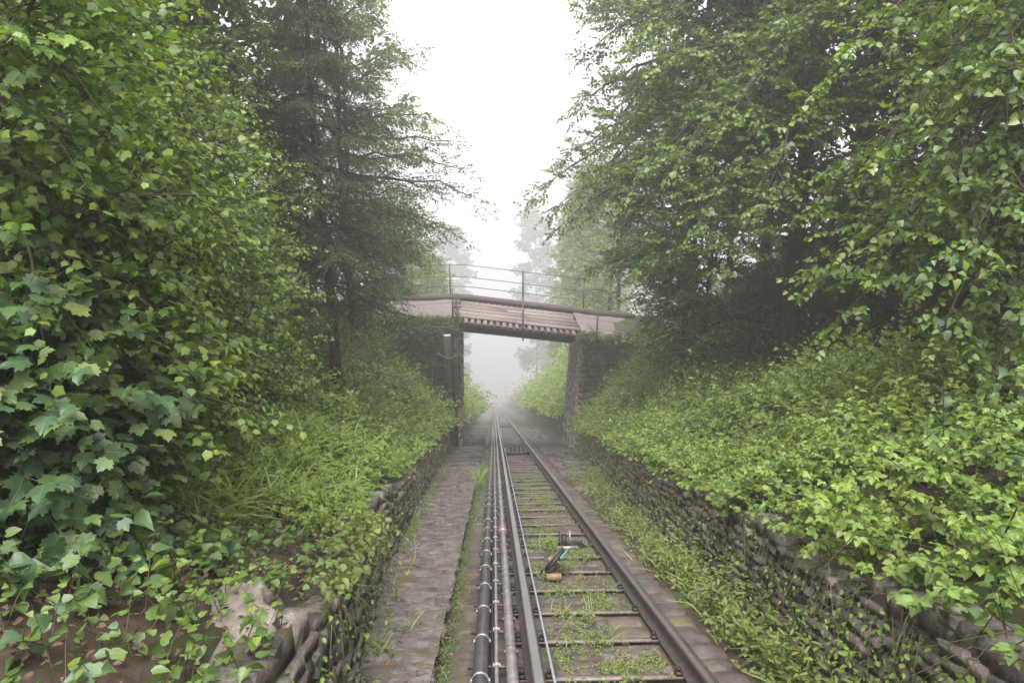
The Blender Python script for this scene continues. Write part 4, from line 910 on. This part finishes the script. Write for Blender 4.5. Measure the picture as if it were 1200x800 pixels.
for (ya, yb, n, sz, Lg) in ((1.5, 5.4, 600, 0.05, 0.66), (5.0, 9.0, 680, 0.053, 0.68), (8.6, 14.0, 850, 0.056, 0.74), (13.5, 21.7, 1000, 0.064, 0.8)):
    thicket('bramble_bush', RL[k], along(1, ya, yb, 0.02, 1.35), n, Lg, sz, K=9, single=90 if k == 0 else (60 if k == 2 else 0), lean=(-0.55, -0.1), young=0.12, arch=0.45); k += 1
    thicket('bramble_bush', RL[k], along(1, ya + 0.1, yb + 0.2, 1.2, 3.6), int(n * 1.15), Lg * 1.15, sz * 1.05, K=9, single=60 if k == 1 else 0, lean=(-0.4, -0.1), young=0.08, arch=0.3); k += 1
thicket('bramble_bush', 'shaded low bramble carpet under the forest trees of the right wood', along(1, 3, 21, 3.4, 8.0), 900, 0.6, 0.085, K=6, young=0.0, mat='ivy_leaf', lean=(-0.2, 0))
for q, (ya, yb, d0, d1, n, Lg, sz, tm, mt, yg, up_, lab, nm) in enumerate([
        (4.2, 7.0, 0.5, 1.6, 70, 0.85, 0.085, 'narrow', 'weed_leaf', 0.05, 2.6, 'stand of upright nettles rising out of the brambles', 'nettle_stand'),
        (8.0, 11.5, 0.8, 2.4, 110, 1.0, 0.085, 'narrow', 'lime_leaf', 0.1, 2.6, 'stand of tall nettles in front of the shaded trunks', 'nettle_stand'),
        (13.0, 18.0, 0.4, 2.0, 150, 1.1, 0.09, 'narrow', 'bramble_leaf', 0.2, 2.4, 'stand of pale nettles on the bank before the abutment', 'nettle_stand'),
        (2.6, 4.6, 0.7, 2.0, 46, 0.5, 0.075, 'heart', 'dark_maple_leaf', 0.0, 1.2, 'clump of broad bluish leaves among the brambles', 'butterbur_clump'),
        (5.5, 8.5, 1.6, 3.2, 60, 0.8, 0.12, 'heart', 'lime_leaf', 0.1, 1.6, 'hazel seedlings with round leaves behind the brambles', 'hazel_seedling')]):
    thicket(nm, lab, along(1, ya, yb, d0, d1), n, Lg, sz, K=10 if tm == 'narrow' else 6, tri=False, tmpl=tm, mat=mt, young=yg, up=up_, lean=(-0.3, 0), arch=0.1, cat='nettle' if tm == 'narrow' else 'plant', single=40 if q == 3 else 0)
n = 130; y = rng.uniform(2.5, 15, n); x = xr(y) + rng.uniform(0.1, 2.2, n); A = np.stack([x, y, gz(x, y)], 1); D = rng.normal(size=A.shape); D[:, 2] = 0.6 + np.abs(D[:, 2]) * 0.4; D[:, 0] -= 0.6; D = unit(D); m = MB(); Lq = rng.uniform(0.5, 1.3, n)[:, None]
M1 = A + D * Lq * 0.6; M2 = M1 + D * Lq * 0.35 - np.array([0, 0, 0.22]) * Lq; prisms(m, A, M1, 0.005, 0.0035); prisms(m, M1, M2, 0.0035, 0.0015); o = m.build('dead_canes', 'bark', None, kind='stuff'); o['label'] = 'dry brown bramble canes arching out of the right bank'
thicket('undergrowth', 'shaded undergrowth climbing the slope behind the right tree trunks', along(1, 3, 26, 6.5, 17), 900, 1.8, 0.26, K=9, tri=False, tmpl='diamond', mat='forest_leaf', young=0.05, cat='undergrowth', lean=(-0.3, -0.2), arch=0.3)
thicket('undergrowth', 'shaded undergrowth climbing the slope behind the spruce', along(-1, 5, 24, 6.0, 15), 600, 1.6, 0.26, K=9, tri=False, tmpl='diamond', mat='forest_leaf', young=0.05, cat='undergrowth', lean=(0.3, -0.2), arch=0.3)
# one tall shoot that stands out against the dark wood
b = at_y(975, 455, 8.8); zg = float(gz(b[0], 8.8))
t = thing('tall_shoot', 'single tall shoot with round leaves against the dark wood', 'shoot', (b[0], 8.8, zg)); lv = Leaves(); mb = MB()
tip = at_y(930, 412, 8.8); v = tip - np.array([b[0], 8.8, zg]); stems(lv, mb, np.array([[b[0], 8.8, zg]]), v[None], np.linalg.norm(v), 0.0, 14, 0.10, young=0.35, t0=0.45, rad=0.008)
mb.build('stem', 'stem', t); lv.build('heart', 'bramble_leaf', t, 'foliage')
# left bank
thicket('bank_shrub', 'bright green shrub between the spruce and the ivy covered abutment', along(-1, 15.5, 21.6, 0.15, 1.7), 1000, 1.15, 0.085, K=7, lean=(0.5, -0.2), young=0.14, cat='shrub', arch=0.4)
thicket('bank_shrub', 'tall bright shrub climbing the bank beside the bridge', along(-1, 16.0, 21.6, 1.5, 4.0), 900, 1.25, 0.09, K=7, lean=(0.4, -0.2), young=0.12, cat='shrub', arch=0.3)
thicket('bank_shrub', 'yellow green shrub hanging over the far part of the low wall', along(-1, 10.0, 15.8, 0.12, 1.4), 560, 0.66, 0.07, K=7, lean=(0.5, -0.1), young=0.16, cat='shrub', arch=0.45)
thicket('bank_shrub', 'shrub of soft leaves at the root of the bare spruce trunk', along(-1, 9.0, 15.5, 1.2, 3.6), 700, 0.9, 0.085, K=7, lean=(0.3, -0.1), young=0.12, cat='shrub')
thicket('bank_shrub', 'low leafy weeds along the edge of the low wall', along(-1, 5.4, 10.2, 0.22, 1.0), 420, 0.34, 0.06, K=7, lean=(0.5, -0.1), young=0.2, cat='shrub', arch=0.4)
thicket('ground_herb', 'small round leaved herbs on the brown leaf litter', along(-1, 1.4, 4.8, 0.15, 2.0), 800, 0.20, 0.046, K=5, tri=False, tmpl='heart', mat='lime_leaf', young=0.06, cat='herb', single=120, lean=(0.1, -0.1), arch=0.3)
thicket('ground_herb', 'broad leaved herbs under the low maple shrub', along(-1, 1.5, 3.4, 0.5, 2.2), 130, 0.24, 0.062, K=5, tri=False, tmpl='heart', mat='dark_maple_leaf', young=0.02, cat='herb', single=60, lean=(0.1, -0.1), arch=0.3)
thicket('ground_herb', 'trailing herb hanging down the near end of the low wall', along(-1, 3.0, 5.4, 0.0, 0.22), 120, 0.42, 0.05, K=8, tri=False, tmpl='oval', mat='weed_leaf', young=0.2, cat='herb', single=60, lean=(0.9, -0.2), arch=0.9, up=0.5)
# grass on the left bank
def grass(name, label, xy, n_bl, L, mat='grass_blade', lean=(0.25, -0.1), kind='stuff', spread=0.7):
    n = len(xy); P = np.stack([xy[:, 0], xy[:, 1], gz(xy[:, 0], xy[:, 1]) - 0.02], 1)[:, None].repeat(n_bl, 1); P = P + rng.normal(size=P.shape) * np.array([0.05, 0.05, 0.0]); P = P.reshape(-1, 3)
    D = rng.normal(size=P.shape) * spread; D[:, 2] = np.abs(D[:, 2]) * 0.5 + 1.0; D[:, 0] += lean[0]; D[:, 1] += lean[1]; D = unit(D)
    lv = Leaves(); lv.add(P, D, np.array([0, 0, 1.0]) + rng.normal(size=P.shape) * 0.15, L * rng.uniform(0.5, 1.3, len(P)), np.clip(rng.normal(size=len(P)) * 0.2 + 0.15, 0, 1))
    o = lv.build('blade', mat, None, name); o['label'] = label; return o
grass('long_grass', 'long arching grass on the left bank above the low wall', along(-1, 4.4, 9.6, 0.30, 1.7)(230), 10, 0.30, lean=(0.1, -0.15), spread=0.9)
grass('long_grass', 'sparse grass blades under the leaning maple sapling', along(-1, 3.6, 7.0, 0.8, 1.6)(120), 9, 0.34)
thicket('bank_herb', 'soft leafy herbs mixed into the long grass', along(-1, 4.0, 10.2, 0.12, 1.8), 950, 0.36, 0.05, K=7, lean=(0.15, -0.1), young=0.25, cat='herb', arch=0.3)
# leaf litter and rust coloured leaves
xy = along(-1, 1.2, 5.2, 0.1, 2.4)(4200); lv = Leaves(); P = np.stack([xy[:, 0], xy[:, 1], gz(xy[:, 0], xy[:, 1]) + rng.uniform(0.002, 0.03, len(xy))], 1)
D = rng.normal(size=P.shape); D[:, 2] *= 0.25; lv.add(P, D, np.array([0, 0, 1.0]) + rng.normal(size=P.shape) * 0.3, rng.uniform(0.015, 0.036, len(P)), 0.0)
o = lv.build('oval', 'litter_leaf', None, 'leaf_litter'); o['label'] = 'brown fallen leaves lying on the left bank'
xs = np.concatenate([rng.uniform(-1.2, -0.3, 260), rng.uniform(0.3, 1.5, 200)]); ss = 2.6 + 14 * rng.random(460) ** 1.5; P = Tn(np.stack([xs, ss, np.where(xs < 0, -0.018, -0.125)], 1)); lv = Leaves()
D = rng.normal(size=P.shape); D[:, 2] *= 0.2; lv.add(P, D, np.array([0, 0, 1.0]) + rng.normal(size=P.shape) * 0.4, rng.uniform(0.02, 0.045, len(P)), rng.random(len(P)) ** 4)
o = lv.build('oval', 'litter_leaf', None, 'leaf_litter'); o['label'] = 'scattered dead leaves on the path and between the rails'
pts = [(258, 612), (270, 592), (275, 660), (298, 672), (250, 620), (262, 640), (248, 600), (300, 640), (285, 690), (310, 700)]
t = None
for i, (a, b_) in enumerate(pts):
    Y = 4.6 - (b_ - 590) * 0.008; p = at_y(a, b_, Y)
    if t is None: t = thing('withered_plant', 'withered plant with rust orange leaves beside the grass', 'plant', tuple(map(float, (p[0], p[1], gz(p[0], p[1])))))
    zg = float(gz(p[0], p[1])); m = MB(); m.tube([(p[0] + 0.02, p[1], zg - 0.02), (p[0], p[1], max(p[2], zg + 0.02))], 0.003, 4); m.build('stalk', 'stem', t)
    for j in range(3):
        d_ = unit(rng.normal(size=3) * np.array([1, 1, 0.6])); n_ = unit(np.cross(d_, rng.normal(size=3))); bb = np.cross(n_, d_)
        o = bpy.data.objects.new('leaf', leaf_mesh('oval', 'rust_leaf')[0]); COL.objects.link(o); o.parent = t
        s_ = R.uniform(0.04, 0.07); M = Matrix(((d_[0], bb[0], n_[0], 0), (d_[1], bb[1], n_[1], 0), (d_[2], bb[2], n_[2], 0), (0, 0, 0, 1)))
        o.matrix_local = Matrix.Translation(Vector(np.array([p[0], p[1], max(p[2], zg + 0.02)]) - np.array(t.location)) + Vector((R.gauss(0, .012), 0, R.gauss(0, .02)))) @ M @ Matrix.Diagonal((s_, s_, s_, 1))
# boulder at the near end of the left wall
def boulder(name, label, c, size, seed, rotz=0.3):
    r = np.random.default_rng(seed); n = 12; V = []; g = np.linspace(-1, 1, n); idx = {}; F = []
    def key(p): return tuple(np.round(p, 6))
    for ax in range(3):
        for sg in (-1, 1):
            gi = np.zeros((n, n), int)
            for i in range(n):
                for j in range(n):
                    p = np.zeros(3); p[ax] = sg; p[(ax + 1) % 3] = g[i]; p[(ax + 2) % 3] = g[j]; kk = key(p)
                    if kk not in idx: idx[kk] = len(V); V.append(p)
                    gi[i, j] = idx[kk]
            for i in range(n - 1):
                for j in range(n - 1):
                    q = [gi[i, j], gi[i + 1, j], gi[i + 1, j + 1], gi[i, j + 1]]; F.append(q if sg > 0 else q[::-1])
    V = np.array(V); nrm = np.linalg.norm(V, axis=1, keepdims=True); V = V * (0.55 + 0.45 / nrm)
    for f_, a_ in ((1.5, 0.22), (3.2, 0.13), (7.0, 0.06)):
        w_ = r.normal(size=(3, 3)) * f_; ph = r.uniform(0, 6, 3); V = V + a_ * np.abs(np.sin(V @ w_ + ph)) * np.sign(r.normal(size=3))
    V += r.uniform(-0.035, 0.035, V.shape); V = V * np.array(size) / 2; co, si = math.cos(rotz), math.sin(rotz); V = V @ np.array([[co, si, 0], [-si, co, 0], [0, 0, 1]])
    me = fast_mesh(name, V, np.array(F), 'boulder_stone', False); o = link(name, me, None, label, 'boulder'); o.location = c; return o
boulder('boulder', 'pale weathered boulder among the herbs at the end of the low wall', (-1.10, 2.42, float(gz(-1.10, 2.42)) - 0.20), (0.46, 0.60, 0.34), 21)
boulder('boulder', 'flat grey rock on the verge beside the weeds', (1.86, 4.9, -S * 4.9 - 0.08), (0.26, 0.34, 0.18), 12, 0.4)

# weeds of the verge, the track and the path edge
def weeds(name, label, xs, ss, h, L, size, K=5, mat='weed_leaf', tmpl='oval', up=1.0, young=0.12, blades=0, lean=(0, 0), arch=0.2, bl_len=0.2):
    B = Tn(np.stack([xs, ss, np.broadcast_to(h, xs.shape)], 1)); D = rng.normal(size=B.shape) * 0.5; D[:, 2] = np.abs(D[:, 2]) + up; D[:, 0] += lean[0]
    t = thing(name, label, 'weeds', tuple(map(float, B.mean(0)))); t['kind'] = 'stuff'
    lv = Leaves(); mb = MB(); stems(lv, mb, B, D, L * rng.uniform(0.4, 1.3, len(B)), arch, K, size, young=young, t0=0.1, rad=0.0018, jit=0.5)
    mb.build('stalks', 'stem', t, kind='stuff'); lv.build(tmpl, mat, t, 'foliage')
    if blades:
        i = rng.integers(0, len(B), blades); P = B[i] + rng.normal(size=(blades, 3)) * np.array([.04, .04, 0]); D = rng.normal(size=P.shape) * 0.5; D[:, 2] = np.abs(D[:, 2]) + 1; lv = Leaves()
        lv.add(P, D, np.array([0, 0, 1.0]) + rng.normal(size=P.shape) * 0.2, bl_len * rng.uniform(0.5, 1.4, blades), rng.random(blades) * 0.4); lv.build('blade', 'grass_blade', t, 'blades')
    return t
n = 900; ss = rng.uniform(2.6, 15, n); w = xr(ss) - 0.05 - 1.55; xs = 1.56 + w * rng.random(n) ** 0.8; kp = np.sin(ss * 2.3 + xs * 3) + np.sin(ss * 0.9 + 1) + 0.9 * rng.normal(size=n) > -0.5; xs, ss = xs[kp], ss[kp]
weeds('verge_weeds', 'leafy weeds and grass filling the verge between rail and wall', xs, ss, -0.13, 0.32, 0.05, K=8, blades=350, bl_len=0.2)
n = 260; ss = rng.uniform(2.6, 7, n); xs = 1.64 + (xr(ss) - 1.64) * rng.random(n)
weeds('verge_weeds', 'taller narrow leaved weeds on the verge below the near wall', xs, ss, -0.13, 0.5, 0.075, K=9, tmpl='narrow', blades=120, bl_len=0.22)
def tufts(n_t, x0_, x1_, s0_, s1_, per, sd_):
    cx = rng.uniform(x0_, x1_, n_t); cs = s0_ + (s1_ - s0_) * rng.random(n_t) ** 1.2; a = cx[:, None] + rng.normal(size=(n_t, per)) * sd_; b = cs[:, None] + rng.normal(size=(n_t, per)) * sd_ * 1.3
    k = (a > 0.36) & (a < 1.12); return a[k], b[k]
a, b_ = tufts(120, 0.42, 1.08, 2.6, 16, 22, 0.075)
weeds('track_weeds', 'low mossy weeds growing in patches between the rails', a, b_, -0.135, 0.055, 0.022, K=5, blades=700, bl_len=0.07, young=0.2)
a, b_ = tufts(16, 0.45, 1.05, 2.6, 9, 12, 0.05)
weeds('track_weeds', 'taller green tufts between the rails', a, b_, -0.135, 0.13, 0.035, K=6, blades=260, bl_len=0.14, young=0.1)
n = 1100; ss = 2.6 + 20 * rng.random(n) ** 1.3; xs = -0.345 + rng.normal(size=n) * 0.03
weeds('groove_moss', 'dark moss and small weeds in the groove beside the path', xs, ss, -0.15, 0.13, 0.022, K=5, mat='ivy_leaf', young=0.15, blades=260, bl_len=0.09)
n = 90; ss = rng.uniform(13, 16.5, n); xs = -0.32 + rng.normal(size=n) * 0.04
weeds('groove_grass', 'bright tall grass clump between the path and the black pipe', xs, ss, -0.12, 0.24, 0.03, K=6, tmpl='narrow', mat='bramble_leaf', blades=180, bl_len=0.24)
n = 200; ss = rng.uniform(2.8, 20, n); xs = xl(ss * math.cos(SL)) + 0.05 + np.abs(rng.normal(size=n)) * 0.06
weeds('path_weeds', 'small weeds along the foot of the low wall', xs, ss, -0.05, 0.14, 0.035, K=5, blades=300, bl_len=0.15)
# hanging plants on the faces of the walls
for side, lab in ((1, 'ivy and weeds hanging down the face of the wall under the brambles'), (-1, 'ivy and dry weeds hanging down the low wall')):
    n = 1300 if side > 0 else 520; y = 2.0 + 19.5 * rng.random(n) ** 1.4; h = (0.68 if side > 0 else 0.62) * rng.random(n) ** 0.45
    fr = (h + 0.28) / 0.85; x = (xr(y) if side > 0 else xl(y)) + side * (0.0 + 0.14 * fr); Bp = np.stack([x, y, -S * y + h], 1)
    D = rng.normal(size=Bp.shape) * 0.4; D[:, 0] -= side * 0.5; D[:, 2] -= 0.4
    t = thing('wall_creeper', lab, 'creeper', tuple(map(float, Bp.mean(0)))); t['kind'] = 'stuff'; lv = Leaves(); mb = MB()
    stems(lv, mb, Bp, D, rng.uniform(0.1, 0.28, n), 0.5, 6, 0.04, young=0.1, rad=0.0018); mb.build('vines', 'stem', t, kind='stuff'); lv.build('oval', 'bramble_leaf', t, 'foliage')
# dry roots and stalks hanging over both walls
for side, lab in ((1, 'dry brown roots and stalks hanging over the wall under the brambles'), (-1, 'dry brown stalks hanging over the low wall')):
    n = 900 if side > 0 else 500; y = 2.4 + 18.6 * rng.random(n) ** 1.1; top = 0.72 if side > 0 else 0.66; x = (xr(y) if side > 0 else xl(y)) + side * rng.uniform(-0.02, 0.12, n)
    h1 = top - 0.7 * top * rng.random(n) ** 2; ln = rng.uniform(0.1, 0.4, n); A = np.stack([x, y, -S * y + h1], 1); B = A + np.stack([-side * rng.uniform(0.0, 0.07, n), rng.normal(size=n) * 0.07, -ln], 1); m = MB(); prisms(m, A, B, 0.0022, 0.001)
    o = m.build('hanging_roots', 'dry_root', None, kind='stuff'); o['label'] = lab
# ivy on the abutments
def ivy(label, Bp, Nn, size=0.09, K=6, L=0.4, hang=0.5):
    t = thing('ivy', label, 'ivy', tuple(map(float, Bp.mean(0)))); lv = Leaves(); mb = MB(); D = rng.normal(size=Bp.shape) * 0.6 + Nn * 0.5; D[:, 2] -= hang
    stems(lv, mb, Bp, D, L * rng.uniform(0.5, 1.3, len(Bp)), 0.2, K, size, young=0.08, yt=0.25, jit=0.5, upn=0.6, rad=0.004); mb.build('vines', 'bark', t, kind='stuff'); lv.build('heart', 'ivy_leaf', t, 'foliage')
n = 2400; u = rng.random(n); x = -1.15 - 3.6 * rng.random(n); zt = -3.62; z = zt - 2.6 * u ** 2.0
Bp = np.stack([x, np.full(n, YN - 0.14), z], 1); ivy('thick ivy draped over the left abutment', Bp, np.array([0, -1.0, 0.3]))
n = 620; x = -1.2 - 3.4 * rng.random(n); Bp = np.stack([x, YN - 0.1 + 0.25 * rng.random(n), np.full(n, -3.58)], 1); ivy('bright ivy fringe on the edge of the lane', Bp, np.array([0, -0.6, 1.0]), hang=-0.4, L=0.3)
n = 620; x = 2.85 + 1.9 * rng.random(n) ** 1.3; z = -3.95 - 2.2 * rng.random(n) ** 1.8; Bp = np.stack([x, np.full(n, YN - 0.34), z], 1); ivy('small ivy clump on the shoulder of the right abutment', Bp, np.array([0, -1.0, 0.5]), L=0.32, hang=0.2)
n = 130; x = -1.22 + rng.normal(size=n) * 0.06; z = -3.6 + 1.0 * rng.random(n); Bp = np.stack([x, np.full(n, YN - 0.1), z], 1); ivy('ivy climbing the near railing post', Bp, np.array([0, -0.3, 0.3]), L=0.12, size=0.06, K=4)
# shrubs beyond the bridge along the cutting
thicket('cutting_shrub', 'light green shrubs on the right side of the cutting beyond the bridge', along(1, 26.5, 38, 0.1, 3.2), 1400, 2.1, 0.17, K=11, tri=False, lean=(-0.3, -0.1), young=0.3, cat='shrub')
thicket('cutting_shrub', 'fog pale shrubs on the right side farther down the cutting', along(1, 37, 60, 0.1, 3.6), 900, 2.4, 0.3, K=10, tri=False, tmpl='diamond', lean=(-0.5, -0.1), young=0.25, cat='shrub')
thicket('cutting_shrub', 'light green shrubs on the left side of the cutting beyond the bridge', along(-1, 26.0, 38, 0.1, 3.0), 1100, 1.7, 0.17, K=10, tri=False, lean=(0.3, -0.1), young=0.25, cat='shrub')
thicket('cutting_shrub', 'fog pale shrubs on the left side farther down the cutting', along(-1, 37, 60, 0.1, 3.4), 800, 2.0, 0.3, K=10, tri=False, tmpl='diamond', lean=(0.3, -0.1), young=0.2, cat='shrub')
# flowers
def flower(label, p, col_young, n_p, size, name='flower'):
    zg = p[2] - 0.25; t = thing(name, label, 'flower', (float(p[0]), float(p[1]), float(zg))); m = MB(); m.tube([(p[0] + 0.03, p[1], zg), (p[0] + 0.01, p[1], p[2] - 0.1), tuple(p)], 0.003, 4); m.build('stalk', 'stem', t)
    lv = Leaves()
    for j in range(n_p):
        a = j * 2.4; d_ = np.array([[math.cos(a), math.sin(a), 0.35 * R.random()]]); off = np.array([R.gauss(0, .2), R.gauss(0, .2), R.gauss(0, .12)]) * size * (n_p > 8)
        lv.add((p + off)[None], d_, np.array([[0, 0, 1.0]]), size * 0.5, col_young)
    lv.build('oval', 'petal', t, 'petals')
flower('single yellow flower in the long grass', at_y(405, 574, 6.6), 0.0, 7, 0.05)
for a, b_, Y in ((1098, 772, 2.75), (1108, 790, 2.7), (1090, 800, 2.7)): flower({772: 'large white flower head below the wall', 790: 'small white flower head on the weeds below the wall', 800: 'white flower head half hidden in the weeds below the wall'}[b_], at_y(a, b_, Y), 1.0, 16, 0.05 if b_ == 772 else 0.035)
print('LEAF TRIS', STAT[0], 'OBJ', len(bpy.data.objects), 'TRIS', sum(len(m.loops) - 2 * len(m.polygons) for m in bpy.data.meshes))

# ------------------------------------------------------------------ fog
m, nt, out = nodes('fog'); pv = nt.nodes.new('ShaderNodeVolumePrincipled'); pv.inputs['Density'].default_value = 0.0072; pv.inputs['Density Attribute'].default_value = ''; m.cycles.homogeneous_volume = True; pv.inputs['Color'].default_value = (0.965, 0.955, 0.985, 1)
pv.inputs['Anisotropy'].default_value = 0.4; nt.links.new(pv.outputs[0], out.inputs['Volume'])
mb = MB(); mb.box((0, 203, -65), (330, 450, 195))
o = mb.build('haze', 'fog', None, kind='stuff', label='pale fog filling the cutting and the valley')
